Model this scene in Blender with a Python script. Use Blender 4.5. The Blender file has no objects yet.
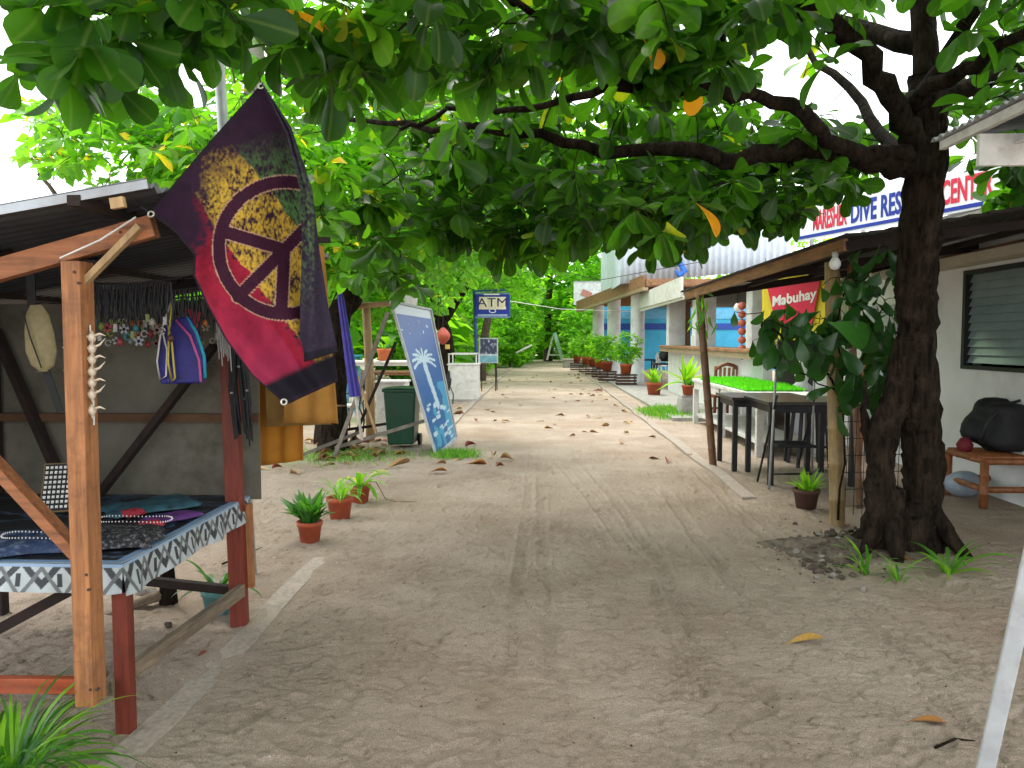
import bpy, bmesh, math, random
import numpy as np
from mathutils import Vector, Matrix, Euler
random.seed(11)
RNG = np.random.default_rng(11)
R = math.radians
scene = bpy.context.scene
COL = scene.collection

# ------------------------------------------------------------------ camera, sky, sun, exposure
CAM_H, FPX = 1.55, 760.0
PITCH, YAW = math.atan(44 / FPX), math.atan(28 / FPX)
cam_data = bpy.data.cameras.new('camera'); cam = bpy.data.objects.new('camera', cam_data); COL.objects.link(cam)
cam_data.sensor_width = 36; cam_data.lens = FPX / 1024 * 36; cam_data.clip_start = 0.05; cam_data.clip_end = 2000
cam.location = (0, 0, CAM_H); cam.rotation_euler = (R(90) - PITCH, 0, YAW)
scene.camera = cam
ROT = Euler((R(90) - PITCH, 0, YAW)).to_matrix()

SUN_EL, SUN_AZ = R(62), R(-25)      # azimuth from +Y, towards -X
world = bpy.data.worlds.new('World'); scene.world = world; world.use_nodes = True
nt = world.node_tree; nt.nodes.clear()
w_out = nt.nodes.new('ShaderNodeOutputWorld'); w_bg = nt.nodes.new('ShaderNodeBackground')
w_sky = nt.nodes.new('ShaderNodeTexSky'); w_sky.sky_type = 'NISHITA'; w_sky.sun_disc = False
w_sky.sun_elevation = SUN_EL; w_sky.sun_rotation = SUN_AZ; w_sky.air_density = 1.2; w_sky.dust_density = 3
w_tc = nt.nodes.new('ShaderNodeTexCoord'); w_n = nt.nodes.new('ShaderNodeTexNoise'); w_n.inputs['Scale'].default_value = 2.2
w_n.inputs['Detail'].default_value = 5
w_r = nt.nodes.new('ShaderNodeValToRGB'); w_r.color_ramp.elements[0].position = 0.35; w_r.color_ramp.elements[1].position = 0.6
w_r.color_ramp.elements[0].color = (0.80, 0.80, 0.80, 1); w_r.color_ramp.elements[1].color = (0.97, 0.97, 0.97, 1)
w_mix = nt.nodes.new('ShaderNodeMix'); w_mix.data_type = 'RGBA'
nt.links.new(w_tc.outputs['Generated'], w_n.inputs['Vector']); nt.links.new(w_n.outputs['Fac'], w_r.inputs['Fac'])
nt.links.new(w_r.outputs['Color'], w_mix.inputs[0]); nt.links.new(w_sky.outputs['Color'], w_mix.inputs[6])
w_mix.inputs[7].default_value = (11.0, 11.3, 11.8, 1)
nt.links.new(w_mix.outputs[2], w_bg.inputs['Color']); w_bg.inputs['Strength'].default_value = 0.15
nt.links.new(w_bg.outputs[0], w_out.inputs['Surface'])

sun_d = bpy.data.lights.new('sun', 'SUN'); sun = bpy.data.objects.new('sun', sun_d); COL.objects.link(sun)
sun_d.energy = 1.5; sun_d.angle = R(25); sun_d.color = (1.0, 0.96, 0.88)
sd = Vector((math.sin(SUN_AZ) * math.cos(SUN_EL), math.cos(SUN_AZ) * math.cos(SUN_EL), math.sin(SUN_EL)))
sun.rotation_euler = (-sd).to_track_quat('-Z', 'Y').to_euler()

scene.view_settings.view_transform = 'Standard'; scene.view_settings.look = 'None'
scene.view_settings.gamma = 1; scene.view_settings.use_curve_mapping = False
scene.view_settings.exposure = 1.0
scene.cycles.max_bounces = 7; scene.cycles.diffuse_bounces = 2; scene.cycles.glossy_bounces = 3
scene.cycles.transmission_bounces = 5; scene.cycles.transparent_max_bounces = 6

# ------------------------------------------------------------------ measuring helpers
def ray(px, py):
    return ROT @ Vector(((px - 512) / FPX, (384 - py) / FPX, -1))
def at(px, py, Y):
    d = ray(px, py); k = Y / d.y
    return Vector((d.x * k, Y, CAM_H + d.z * k))
def G(px, py, z=0.0):
    d = ray(px, py); k = (z - CAM_H) / d.z
    return Vector((d.x * k, d.y * k, z))
def atX(px, py, X):
    d = ray(px, py); k = X / d.x
    return Vector((X, d.y * k, CAM_H + d.z * k))
RI = np.array(ROT.inverted())
def project(P):
    q = (np.asarray(P) - np.array([0, 0, CAM_H])) @ RI.T
    z = np.maximum(-q[:, 2], 1e-3)
    return 512 + q[:, 0] / z * FPX, 384 - q[:, 1] / z * FPX, -q[:, 2]

# ------------------------------------------------------------------ object helpers
def tag(o, label, cat, group=None, kind=None):
    if label: o['label'] = label
    if cat: o['category'] = cat
    if group: o['group'] = group
    if kind: o['kind'] = kind
    return o
def thing(name, label, cat, loc=(0, 0, 0), group=None, rz=0):
    o = bpy.data.objects.new(name, None); COL.objects.link(o); o.location = loc; o.rotation_euler = (0, 0, rz)
    o.empty_display_size = 0.1
    return tag(o, label, cat, group)
def rootoff(o):
    v = Vector((0, 0, 0))
    while o is not None:
        v += Vector(o.location); o = o.parent
    return v
def link_mesh(me, name, mat, parent, origin=None, smooth=False):
    if origin is not None and parent is None:
        off = Vector(origin)
    else:
        off = rootoff(parent) if parent else Vector((0, 0, 0))
    if off.length > 0: me.transform(Matrix.Translation(-off))
    o = bpy.data.objects.new(name, me); COL.objects.link(o)
    if parent: o.parent = parent
    elif origin is not None: o.location = origin
    ms = mat if isinstance(mat, (list, tuple)) else [mat]
    for m in ms: me.materials.append(m)
    if smooth: me.polygons.foreach_set('use_smooth', [True] * len(me.polygons))
    return o
def tree_copy(o, loc, rz=0, label=None, name=None, scale=None, parent=None):
    c = o.copy(); COL.objects.link(c)
    if parent is None:
        c.location = loc; c.rotation_euler = (0, 0, rz)
        if scale: c.scale = (scale,) * 3 if not isinstance(scale, tuple) else scale
        if label: c['label'] = label
    else: c.parent = parent
    for ch in list(o.children): tree_copy(ch, None, parent=c)
    return c

class MB:
    def __init__(s): s.bm = bmesh.new()
    def box(s, c, size, rot=None, mi=0, taper=None):
        c = Vector(c); hx, hy, hz = [v / 2 for v in size]
        vs = []
        for z in (-1, 1):
            t = 1 if (taper is None or z < 0) else taper
            for x, y in ((-1, -1), (1, -1), (1, 1), (-1, 1)):
                v = Vector((x * hx * t, y * hy * t, z * hz))
                if rot is not None: v = rot @ v
                vs.append(s.bm.verts.new(c + v))
        for f in ((0, 3, 2, 1), (4, 5, 6, 7), (0, 1, 5, 4), (1, 2, 6, 5), (2, 3, 7, 6), (3, 0, 4, 7)):
            fa = s.bm.faces.new([vs[i] for i in f]); fa.material_index = mi
        return s
    def bar(s, p0, p1, w, h, up=(0, 0, 1), mi=0):
        p0, p1 = Vector(p0), Vector(p1); d = p1 - p0; L = d.length; d.normalize()
        side = d.cross(Vector(up))
        if side.length < 1e-3: side = d.cross(Vector((0, 1, 0)))
        side.normalize(); u = side.cross(d)
        m = Matrix((side, d, u)).transposed()
        return s.box((p0 + p1) / 2, (w, L, h), m, mi)
    def tube(s, pts, rad, n=8, cap=True, mi=0, wob=0.0):
        pts = [Vector(p) for p in pts]
        if not isinstance(rad, (list, tuple)): rad = [rad] * len(pts)
        rings = []; ref = None
        for i, p in enumerate(pts):
            d = (pts[min(i + 1, len(pts) - 1)] - pts[max(i - 1, 0)])
            if d.length < 1e-9: d = Vector((0, 0, 1))
            d.normalize()
            if ref is None: ref = Vector((1, 0, 0)) if abs(d.x) < 0.9 else Vector((0, 1, 0))
            ref = (ref - d * ref.dot(d))
            if ref.length < 1e-4: ref = d.orthogonal()
            ref.normalize(); b = d.cross(ref)
            ring = []
            for k in range(n):
                a = 2 * math.pi * k / n; r = rad[i] * (1 + wob * random.uniform(-1, 1))
                ring.append(s.bm.verts.new(p + ref * math.cos(a) * r + b * math.sin(a) * r))
            rings.append(ring)
        for i in range(len(rings) - 1):
            for k in range(n):
                f = s.bm.faces.new((rings[i][k], rings[i][(k + 1) % n], rings[i + 1][(k + 1) % n], rings[i + 1][k]))
                f.material_index = mi; f.smooth = n > 5
        if cap and n > 2:
            s.bm.faces.new(list(reversed(rings[0]))).material_index = mi
            s.bm.faces.new(rings[-1]).material_index = mi
        return s
    def lathe(s, prof, c=(0, 0, 0), n=20, mi=0, closed=False):
        c = Vector(c); rings = []
        for r, z in prof:
            rings.append([s.bm.verts.new(c + Vector((r * math.cos(2 * math.pi * k / n), r * math.sin(2 * math.pi * k / n), z))) for k in range(n)])
        for i in range(len(rings) - 1):
            for k in range(n):
                f = s.bm.faces.new((rings[i][k], rings[i][(k + 1) % n], rings[i + 1][(k + 1) % n], rings[i + 1][k]))
                f.material_index = mi; f.smooth = True
        if prof[0][0] > 1e-4: s.bm.faces.new(list(reversed(rings[0]))).material_index = mi
        if prof[-1][0] > 1e-4: s.bm.faces.new(rings[-1]).material_index = mi
        return s
    def quad(s, a, b, c, d, mi=0):
        f = s.bm.faces.new([s.bm.verts.new(Vector(v)) for v in (a, b, c, d)]); f.material_index = mi
        return s
    def slab(s, a, b, c, d, t, mi=0):
        """quad a b c d (top) thickened downwards by t"""
        top = [Vector(v) for v in (a, b, c, d)]; bot = [v - Vector((0, 0, t)) for v in top]
        vs = [s.bm.verts.new(v) for v in top + bot]
        for f in ((0, 1, 2, 3), (7, 6, 5, 4), (0, 4, 5, 1), (1, 5, 6, 2), (2, 6, 7, 3), (3, 7, 4, 0)):
            s.bm.faces.new([vs[i] for i in f]).material_index = mi
        return s
    def grid(s, fn, nu, nv, mi=0, smooth=True):
        vs = [[s.bm.verts.new(Vector(fn(i / nu, j / nv))) for j in range(nv + 1)] for i in range(nu + 1)]
        for i in range(nu):
            for j in range(nv):
                f = s.bm.faces.new((vs[i][j], vs[i + 1][j], vs[i + 1][j + 1], vs[i][j + 1])); f.material_index = mi; f.smooth = smooth
        return s
    def build(s, name, mat, parent=None, origin=None, bevel=0.0, fix=True):
        if fix: bmesh.ops.recalc_face_normals(s.bm, faces=s.bm.faces)
        me = bpy.data.meshes.new(name); s.bm.to_mesh(me); s.bm.free()
        o = link_mesh(me, name, mat, parent, origin)
        if bevel > 0:
            m = o.modifiers.new('bevel', 'BEVEL'); m.width = bevel; m.segments = 2; m.limit_method = 'ANGLE'; m.angle_limit = R(50)
        return o
def np_mesh(name, V, F, mat, parent=None, origin=None, smooth=True, attr=None, color=None, rib=None):
    """V (n,3); F (m,4) or (m,3) ints, all the same arity or a list of arrays"""
    me = bpy.data.meshes.new(name)
    Fs = F if isinstance(F, list) else [F]
    nf = sum(len(f) for f in Fs); loops = np.concatenate([f.ravel() for f in Fs]).astype(np.int32)
    tot = np.concatenate([np.full(len(f), f.shape[1]) for f in Fs]).astype(np.int32)
    start = np.concatenate([[0], np.cumsum(tot)[:-1]]).astype(np.int32)
    me.vertices.add(len(V)); me.vertices.foreach_set('co', np.asarray(V, dtype=np.float32).ravel())
    me.loops.add(len(loops)); me.loops.foreach_set('vertex_index', loops)
    me.polygons.add(nf); me.polygons.foreach_set('loop_start', start)
    try: me.polygons.foreach_set('loop_total', tot)
    except Exception: pass
    me.update(calc_edges=True)
    if attr is not None:
        a = me.attributes.new('rnd', 'FLOAT', 'POINT'); a.data.foreach_set('value', np.asarray(attr, dtype=np.float32))
    if rib is not None:
        a = me.attributes.new('rib', 'FLOAT', 'POINT'); a.data.foreach_set('value', np.asarray(rib, dtype=np.float32))
    if color is not None:
        a = me.color_attributes.new('paint', 'FLOAT_COLOR', 'POINT')
        c = np.ones((len(V), 4), dtype=np.float32); c[:, :3] = color; a.data.foreach_set('color', c.ravel())
    o = link_mesh(me, name, mat, parent, origin, smooth)
    me.validate()
    return o

# ------------------------------------------------------------------ noise in numpy
_lat = RNG.random((256, 256))
def vnoise(x, y, s=0):
    x = np.asarray(x) + 37.1 * s; y = np.asarray(y) + 91.7 * s
    xi = np.floor(x).astype(int); yi = np.floor(y).astype(int); fx = x - xi; fy = y - yi
    fx = fx * fx * (3 - 2 * fx); fy = fy * fy * (3 - 2 * fy)
    g = lambda a, b: _lat[a % 256, b % 256]
    return (g(xi, yi) * (1 - fx) + g(xi + 1, yi) * fx) * (1 - fy) + (g(xi, yi + 1) * (1 - fx) + g(xi + 1, yi + 1) * fx) * fy
def fbm(x, y, o=4, s=0):
    v = 0; a = 0.5; f = 1
    for i in range(o): v = v + a * vnoise(x * f, y * f, s + i * 3); a *= 0.5; f *= 2.03
    return v

# ------------------------------------------------------------------ materials
MATS = {}
def new_mat(name):
    m = bpy.data.materials.new(name); m.use_nodes = True; n = m.node_tree; n.nodes.clear()
    out = n.nodes.new('ShaderNodeOutputMaterial'); b = n.nodes.new('ShaderNodeBsdfPrincipled')
    n.links.new(b.outputs[0], out.inputs['Surface'])
    return m, n, b, out
def M(name, col, rough=0.7, var=0.25, scale=8.0, bump=0.15, stretch=(1, 1, 1), metal=0.0, spec=0.4, dirt=None, dirt_amt=0.5, dist=0.01, col2=None, dscale=2.5, sharp=False):
    if name in MATS: return MATS[name]
    m, n, b, out = new_mat(name)
    tc = n.nodes.new('ShaderNodeTexCoord'); mp = n.nodes.new('ShaderNodeMapping'); mp.inputs['Scale'].default_value = stretch
    n.links.new(tc.outputs['Object'], mp.inputs['Vector'])
    ns = n.nodes.new('ShaderNodeTexNoise'); ns.inputs['Scale'].default_value = scale; ns.inputs['Detail'].default_value = 6
    ns.inputs['Roughness'].default_value = 0.62
    n.links.new(mp.outputs[0], ns.inputs['Vector'])
    rp = n.nodes.new('ShaderNodeValToRGB'); c = Vector(col[:3])
    lo = c * (1 - var); hi = (Vector(col2) if col2 else c * (1 + var * 0.6))
    rp.color_ramp.elements[0].position = 0.46 if sharp else 0.33; rp.color_ramp.elements[1].position = 0.54 if sharp else 0.68
    rp.color_ramp.elements[0].color = (*lo, 1); rp.color_ramp.elements[1].color = (*hi, 1)
    n.links.new(ns.outputs['Fac'], rp.inputs['Fac']); last = rp.outputs['Color']
    if dirt:
        n2 = n.nodes.new('ShaderNodeTexNoise'); n2.inputs['Scale'].default_value = dscale; n2.inputs['Detail'].default_value = 8
        n2.inputs['Roughness'].default_value = 0.7; n.links.new(tc.outputs['Object'], n2.inputs['Vector'])
        r2 = n.nodes.new('ShaderNodeValToRGB'); r2.color_ramp.elements[0].position = 0.5; r2.color_ramp.elements[1].position = 0.72
        r2.color_ramp.elements[1].color = (dirt_amt,) * 3 + (1,); n.links.new(n2.outputs['Fac'], r2.inputs['Fac'])
        mx = n.nodes.new('ShaderNodeMix'); mx.data_type = 'RGBA'; n.links.new(r2.outputs['Color'], mx.inputs[0])
        n.links.new(last, mx.inputs[6]); mx.inputs[7].default_value = (*dirt, 1); last = mx.outputs[2]
    n.links.new(last, b.inputs['Base Color'])
    b.inputs['Roughness'].default_value = rough; b.inputs['Metallic'].default_value = metal
    b.inputs['Specular IOR Level'].default_value = spec
    if bump:
        bp = n.nodes.new('ShaderNodeBump'); bp.inputs['Strength'].default_value = bump; bp.inputs['Distance'].default_value = dist
        n.links.new(ns.outputs['Fac'], bp.inputs['Height']); n.links.new(bp.outputs[0], b.inputs['Normal'])
    MATS[name] = m; return m
def paintmat(name, rough=0.6, weave=0.0, trans=0.0, spec=0.4):
    if name in MATS: return MATS[name]
    m, n, b, out = new_mat(name)
    a = n.nodes.new('ShaderNodeVertexColor'); a.layer_name = 'paint'
    n.links.new(a.outputs['Color'], b.inputs['Base Color']); b.inputs['Roughness'].default_value = rough; b.inputs['Specular IOR Level'].default_value = spec
    tc = n.nodes.new('ShaderNodeTexCoord'); ns = n.nodes.new('ShaderNodeTexNoise'); ns.inputs['Scale'].default_value = 25; ns.inputs['Detail'].default_value = 6
    n.links.new(tc.outputs['Object'], ns.inputs['Vector']); bp = n.nodes.new('ShaderNodeBump'); bp.inputs['Strength'].default_value = 0.25
    bp.inputs['Distance'].default_value = 0.004; n.links.new(ns.outputs['Fac'], bp.inputs['Height']); n.links.new(bp.outputs[0], b.inputs['Normal'])
    if trans:
        t = n.nodes.new('ShaderNodeBsdfTranslucent'); n.links.new(a.outputs['Color'], t.inputs['Color'])
        mx = n.nodes.new('ShaderNodeMixShader'); mx.inputs[0].default_value = trans
        n.links.new(b.outputs[0], mx.inputs[1]); n.links.new(t.outputs[0], mx.inputs[2]); n.links.new(mx.outputs[0], out.inputs['Surface'])
    MATS[name] = m; return m
def leafmat(name, stops, trans=0.4, tcol=(0.28, 0.55, 0.02), rough=0.38, spec=0.45, ribbed=False):
    """stops: [(pos, rgb)] chosen per leaf by attribute rnd"""
    if name in MATS: return MATS[name]
    m, n, b, out = new_mat(name)
    a = n.nodes.new('ShaderNodeAttribute'); a.attribute_name = 'rnd'
    rp = n.nodes.new('ShaderNodeValToRGB'); el = rp.color_ramp.elements
    while len(el) < len(stops): el.new(0.5)
    for e, (p, c) in zip(el, stops): e.position = p; e.color = (*c, 1)
    n.links.new(a.outputs['Fac'], rp.inputs['Fac'])
    tc = n.nodes.new('ShaderNodeTexCoord'); ns = n.nodes.new('ShaderNodeTexNoise'); ns.inputs['Scale'].default_value = 30
    n.links.new(tc.outputs['Object'], ns.inputs['Vector'])
    mr = n.nodes.new('ShaderNodeMapRange'); mr.inputs[3].default_value = 0.8; mr.inputs[4].default_value = 1.2
    n.links.new(ns.outputs['Fac'], mr.inputs[0])
    mu = n.nodes.new('ShaderNodeVectorMath'); mu.operation = 'SCALE'; n.links.new(rp.outputs['Color'], mu.inputs[0]); n.links.new(mr.outputs[0], mu.inputs['Scale'])
    if ribbed:
        ra = n.nodes.new('ShaderNodeAttribute'); ra.attribute_name = 'rib'; rr = n.nodes.new('ShaderNodeMapRange'); rr.inputs[1].default_value = 0.0; rr.inputs[2].default_value = 0.16; rr.inputs[3].default_value = 0.55; rr.inputs[4].default_value = 0.0
        n.links.new(ra.outputs['Fac'], rr.inputs[0]); rm = n.nodes.new('ShaderNodeMix'); rm.data_type = 'RGBA'; n.links.new(rr.outputs[0], rm.inputs[0]); n.links.new(mu.outputs[0], rm.inputs[6]); rm.inputs[7].default_value = (0.20, 0.26, 0.06, 1); base_out = rm.outputs[2]
    else: base_out = mu.outputs[0]
    n.links.new(base_out, b.inputs['Base Color']); b.inputs['Roughness'].default_value = rough; b.inputs['Specular IOR Level'].default_value = spec
    t = n.nodes.new('ShaderNodeBsdfTranslucent')
    s2 = n.nodes.new('ShaderNodeVectorMath'); s2.operation = 'MULTIPLY_ADD'; s2.inputs[1].default_value = (3.7, 3.7, 1.1); s2.inputs[2].default_value = tuple(v * 0.15 for v in tcol)
    n.links.new(mu.outputs[0], s2.inputs[0]); n.links.new(s2.outputs[0], t.inputs['Color'])
    mx = n.nodes.new('ShaderNodeMixShader'); mx.inputs[0].default_value = trans
    n.links.new(b.outputs[0], mx.inputs[1]); n.links.new(t.outputs[0], mx.inputs[2]); n.links.new(mx.outputs[0], out.inputs['Surface'])
    MATS[name] = m; return m

ORANGE_V = M('orange_lumber_vertical', (0.37, 0.15, 0.055), 0.65, 0.45, 7, 0.4, (6, 6, 0.4), dirt=(0.10, 0.045, 0.025), dirt_amt=0.8, dist=0.004, dscale=6)
ORANGE_H = M('orange_lumber_horizontal', (0.33, 0.125, 0.05), 0.65, 0.45, 7, 0.4, (0.4, 6, 6), dirt=(0.10, 0.04, 0.025), dirt_amt=0.8, dist=0.004, dscale=6)
RED_W = M('red_stained_lumber', (0.17, 0.028, 0.014), 0.55, 0.4, 6, 0.3, (6, 6, 0.6), dirt=(0.05, 0.015, 0.01), dist=0.004)
GREYW_Y = M('weathered_timber', (0.20, 0.15, 0.10), 0.85, 0.45, 6, 0.5, (6, 0.5, 6), dist=0.006, dirt=(0.06, 0.045, 0.035))
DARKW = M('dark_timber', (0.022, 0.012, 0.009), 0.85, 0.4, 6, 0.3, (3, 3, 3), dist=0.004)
PALEW = M('pale_timber', (0.42, 0.27, 0.13), 0.7, 0.35, 5, 0.4, (5, 5, 0.6), dist=0.004)
BROWNW = M('brown_fascia_timber', (0.30, 0.15, 0.07), 0.7, 0.4, 5, 0.4, (4, 0.5, 4), dist=0.006, dirt=(0.08, 0.04, 0.02))
BAMBOO = M('bamboo_culm', (0.30, 0.20, 0.085), 0.5, 0.4, 7, 0.2, (3, 3, 0.8), dirt=(0.12, 0.10, 0.07), dist=0.004)
BAMBOO_D = M('brown_bamboo_culm', (0.17, 0.085, 0.04), 0.5, 0.4, 7, 0.2, (3, 3, 0.8), dirt=(0.07, 0.04, 0.03), dist=0.004)
BAMBOO_R = M('varnished_bamboo', (0.28, 0.10, 0.035), 0.4, 0.4, 7, 0.2, (3, 3, 1), dist=0.004)
BOARD = M('stained_board', (0.145, 0.135, 0.105), 0.9, 0.25, 3, 0.2, spec=0.15, dirt=(0.06, 0.05, 0.035), dirt_amt=0.8, dscale=3.5, dist=0.003)
GALV = M('galvanised_sheet', (0.36, 0.38, 0.40), 0.42, 0.25, 3, 0.15, (1, 1, 1), metal=0.55, dirt=(0.17, 0.13, 0.10), dist=0.003)
GALV_SHADE = M('shaded_underside_sheet', (0.07, 0.075, 0.085), 0.5, 0.35, 3, 0.15, metal=0.4, dirt=(0.09, 0.06, 0.045), dist=0.003)  # dark copy of the galvanised sheet, with the underside's shade in its colour
STEEL = M('grey_steel_pipe', (0.40, 0.42, 0.42), 0.45, 0.2, 9, 0.1, metal=0.4, dirt=(0.14, 0.10, 0.08), dist=0.002)
WHITE = M('white_painted_wall', (0.72, 0.72, 0.70), 0.8, 0.07, 3, 0.12, dirt=(0.42, 0.39, 0.34), dirt_amt=0.5, dist=0.004, dscale=1.2)
WHITE_C = M('white_painted_column', (0.78, 0.79, 0.80), 0.7, 0.10, 3, 0.12, dirt=(0.36, 0.34, 0.32), dirt_amt=0.6, dist=0.004)
WHITEW = M('white_painted_timber', (0.68, 0.67, 0.63), 0.65, 0.15, 9, 0.25, (1, 1, 1), dirt=(0.30, 0.26, 0.20), dirt_amt=0.6, dist=0.003, dscale=5)
CREAM = M('cream_concrete_ledge', (0.50, 0.44, 0.34), 0.85, 0.15, 5, 0.2, dirt=(0.22, 0.18, 0.13), dist=0.004)
CONC = M('old_concrete', (0.36, 0.34, 0.31), 0.9, 0.25, 9, 0.5, dirt=(0.20, 0.18, 0.15), dist=0.006)
BLACKM = M('black_metal', (0.018, 0.018, 0.02), 0.45, 0.3, 12, 0.1, metal=0.2, dist=0.001)
BLACKF = M('black_fabric', (0.012, 0.012, 0.014), 0.7, 0.4, 14, 0.4, dist=0.005)
DKTABLE = M('dark_stained_tabletop', (0.035, 0.028, 0.026), 0.32, 0.35, 7, 0.1, dist=0.002)
TERRA = M('terracotta_pot', (0.42, 0.085, 0.035), 0.7, 0.25, 9, 0.25, dirt=(0.20, 0.08, 0.05), dirt_amt=0.6, dist=0.003, dscale=7)
SOIL = M('potting_soil', (0.06, 0.04, 0.028), 0.95, 0.5, 40, 1.0, dist=0.01)
BARK = M('almond_bark', (0.020, 0.013, 0.009), 0.92, 0.75, 16, 1.0, (1.5, 1.5, 0.28), dist=0.09, col2=(0.040, 0.027, 0.018), spec=0.1, dirt=(0.075, 0.055, 0.038), dirt_amt=0.6, dscale=9)
BARK_B = M('forest_bark', (0.10, 0.07, 0.05), 0.9, 0.5, 8, 0.8, (2, 2, 0.6), dist=0.03)
BARK_P = M('palm_bark', (0.30, 0.27, 0.24), 0.9, 0.3, 6, 0.8, (0.3, 0.3, 8), dist=0.03)
# ================================================================== THE SETTING
TRACKS = []
for pts, w in (([(694, 790), (684, 700), (668, 625), (638, 560), (596, 505), (552, 455)], 0.055),
               ([(716, 790), (700, 690), (686, 625), (662, 565), (620, 505), (566, 445)], 0.055),
               ([(560, 780), (548, 690), (545, 620), (543, 540), (541, 460)], 0.05),
               ([(800, 768), (770, 660), (735, 585), (700, 540), (650, 470), (600, 410)], 0.06),
               ([(1000, 768), (900, 650), (820, 580), (745, 520), (680, 455)], 0.06),
               ([(500, 780), (505, 690), (512, 620), (525, 540), (533, 450)], 0.05)):
    q = np.array([list(G(*p))[:2] for p in pts]); TRACKS.append((q, w))
FOOT = []
for i in range(190):
    y = 1.9 + 9 * RNG.random() ** 1.5; x = RNG.uniform(-1.5, 2.8) if i % 4 else RNG.uniform(-4, 4)
    FOOT.append((x, y, RNG.normal(0, 0.8), RNG.uniform(0.8, 1.15), RNG.uniform(0.5, 1.0)))
def ground_h(x, y):
    x = np.asarray(x, dtype=float); y = np.asarray(y, dtype=float)
    near = np.clip(1.3 - y / 40, 0.15, 1)
    h = 0.028 * (fbm(x * 1.1, y * 1.1, 3) - 0.45)
    h = h + 0.018 * (fbm(x * 5, y * 6, 3, 5) - 0.45) + 0.019 * (fbm(x * 17, y * 22, 3, 9) - 0.45) + 0.011 * (fbm(x * 40, y * 48, 2, 13) - 0.4)
    h = h - 0.011 * np.clip(1 - np.abs(fbm(x * 8 + 5, y * 11, 3, 17) - 0.45) / 0.03, 0, 1)
    rg = np.abs(fbm(x * 3.2 + 9, y * 7, 3, 21) - 0.45)
    h = h - 0.014 * np.clip(1 - rg / 0.035, 0, 1) * (vnoise(x * 2.1, y * 2.1, 4) > 0.52)
    for q, w in TRACKS:
        o = np.argsort(q[:, 1]); tx = np.interp(y, q[o, 1], q[o, 0]); d = np.abs(x - tx + 0.02 * (vnoise(y * 1.7, y * 0 + w * 70) - 0.5))
        inside = (y > q[:, 1].min()) & (y < q[:, 1].max())
        prof = np.clip(1 - (d / w) ** 4, 0, 1); rim = np.exp(-((d - w * 1.15) / 0.012) ** 2)
        br = (vnoise(x * 3, y * 1.4, 31) > 0.36)
        lug = 0.5 + 0.5 * np.sin(y * 2 * np.pi / 0.045 + np.sign(x - tx) * 1.3)
        h = h + inside * br * (-0.003 * prof - 0.011 * prof * lug + 0.006 * rim)
    kb = np.clip(1 - (np.abs(x + 1.54) - .05) / .10, 0, 1) * (y < 5.3) * (y > 1)
    h = np.array(h * (1 - kb) + kb * (-0.016 + .034 * fbm(x * 7, y * 2.5, 4, 41)), dtype=float)
    for fx_, fy_, a, s, k in FOOT:
        m = (np.abs(x - fx_) < 0.22) & (np.abs(y - fy_) < 0.22)
        if not m.any(): continue
        dx, dy = x[m] - fx_, y[m] - fy_; c, sn = math.cos(a), math.sin(a)
        u = (dx * c + dy * sn) / (0.05 * s); v = (-dx * sn + dy * c) / (0.13 * s * (1 + 0.0 * u))
        r = np.sqrt(u * u + v * v)
        h[m] += k * (-0.017 * np.clip(1 - r ** 3, 0, 1) + 0.008 * np.exp(-((r - 1.15) / 0.2) ** 2) + 0.003 * np.sin(v * 9) * (r < 1))
    return h * near
def gz(x, y): return float(ground_h(np.array([x]), np.array([y]))[0])

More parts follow.
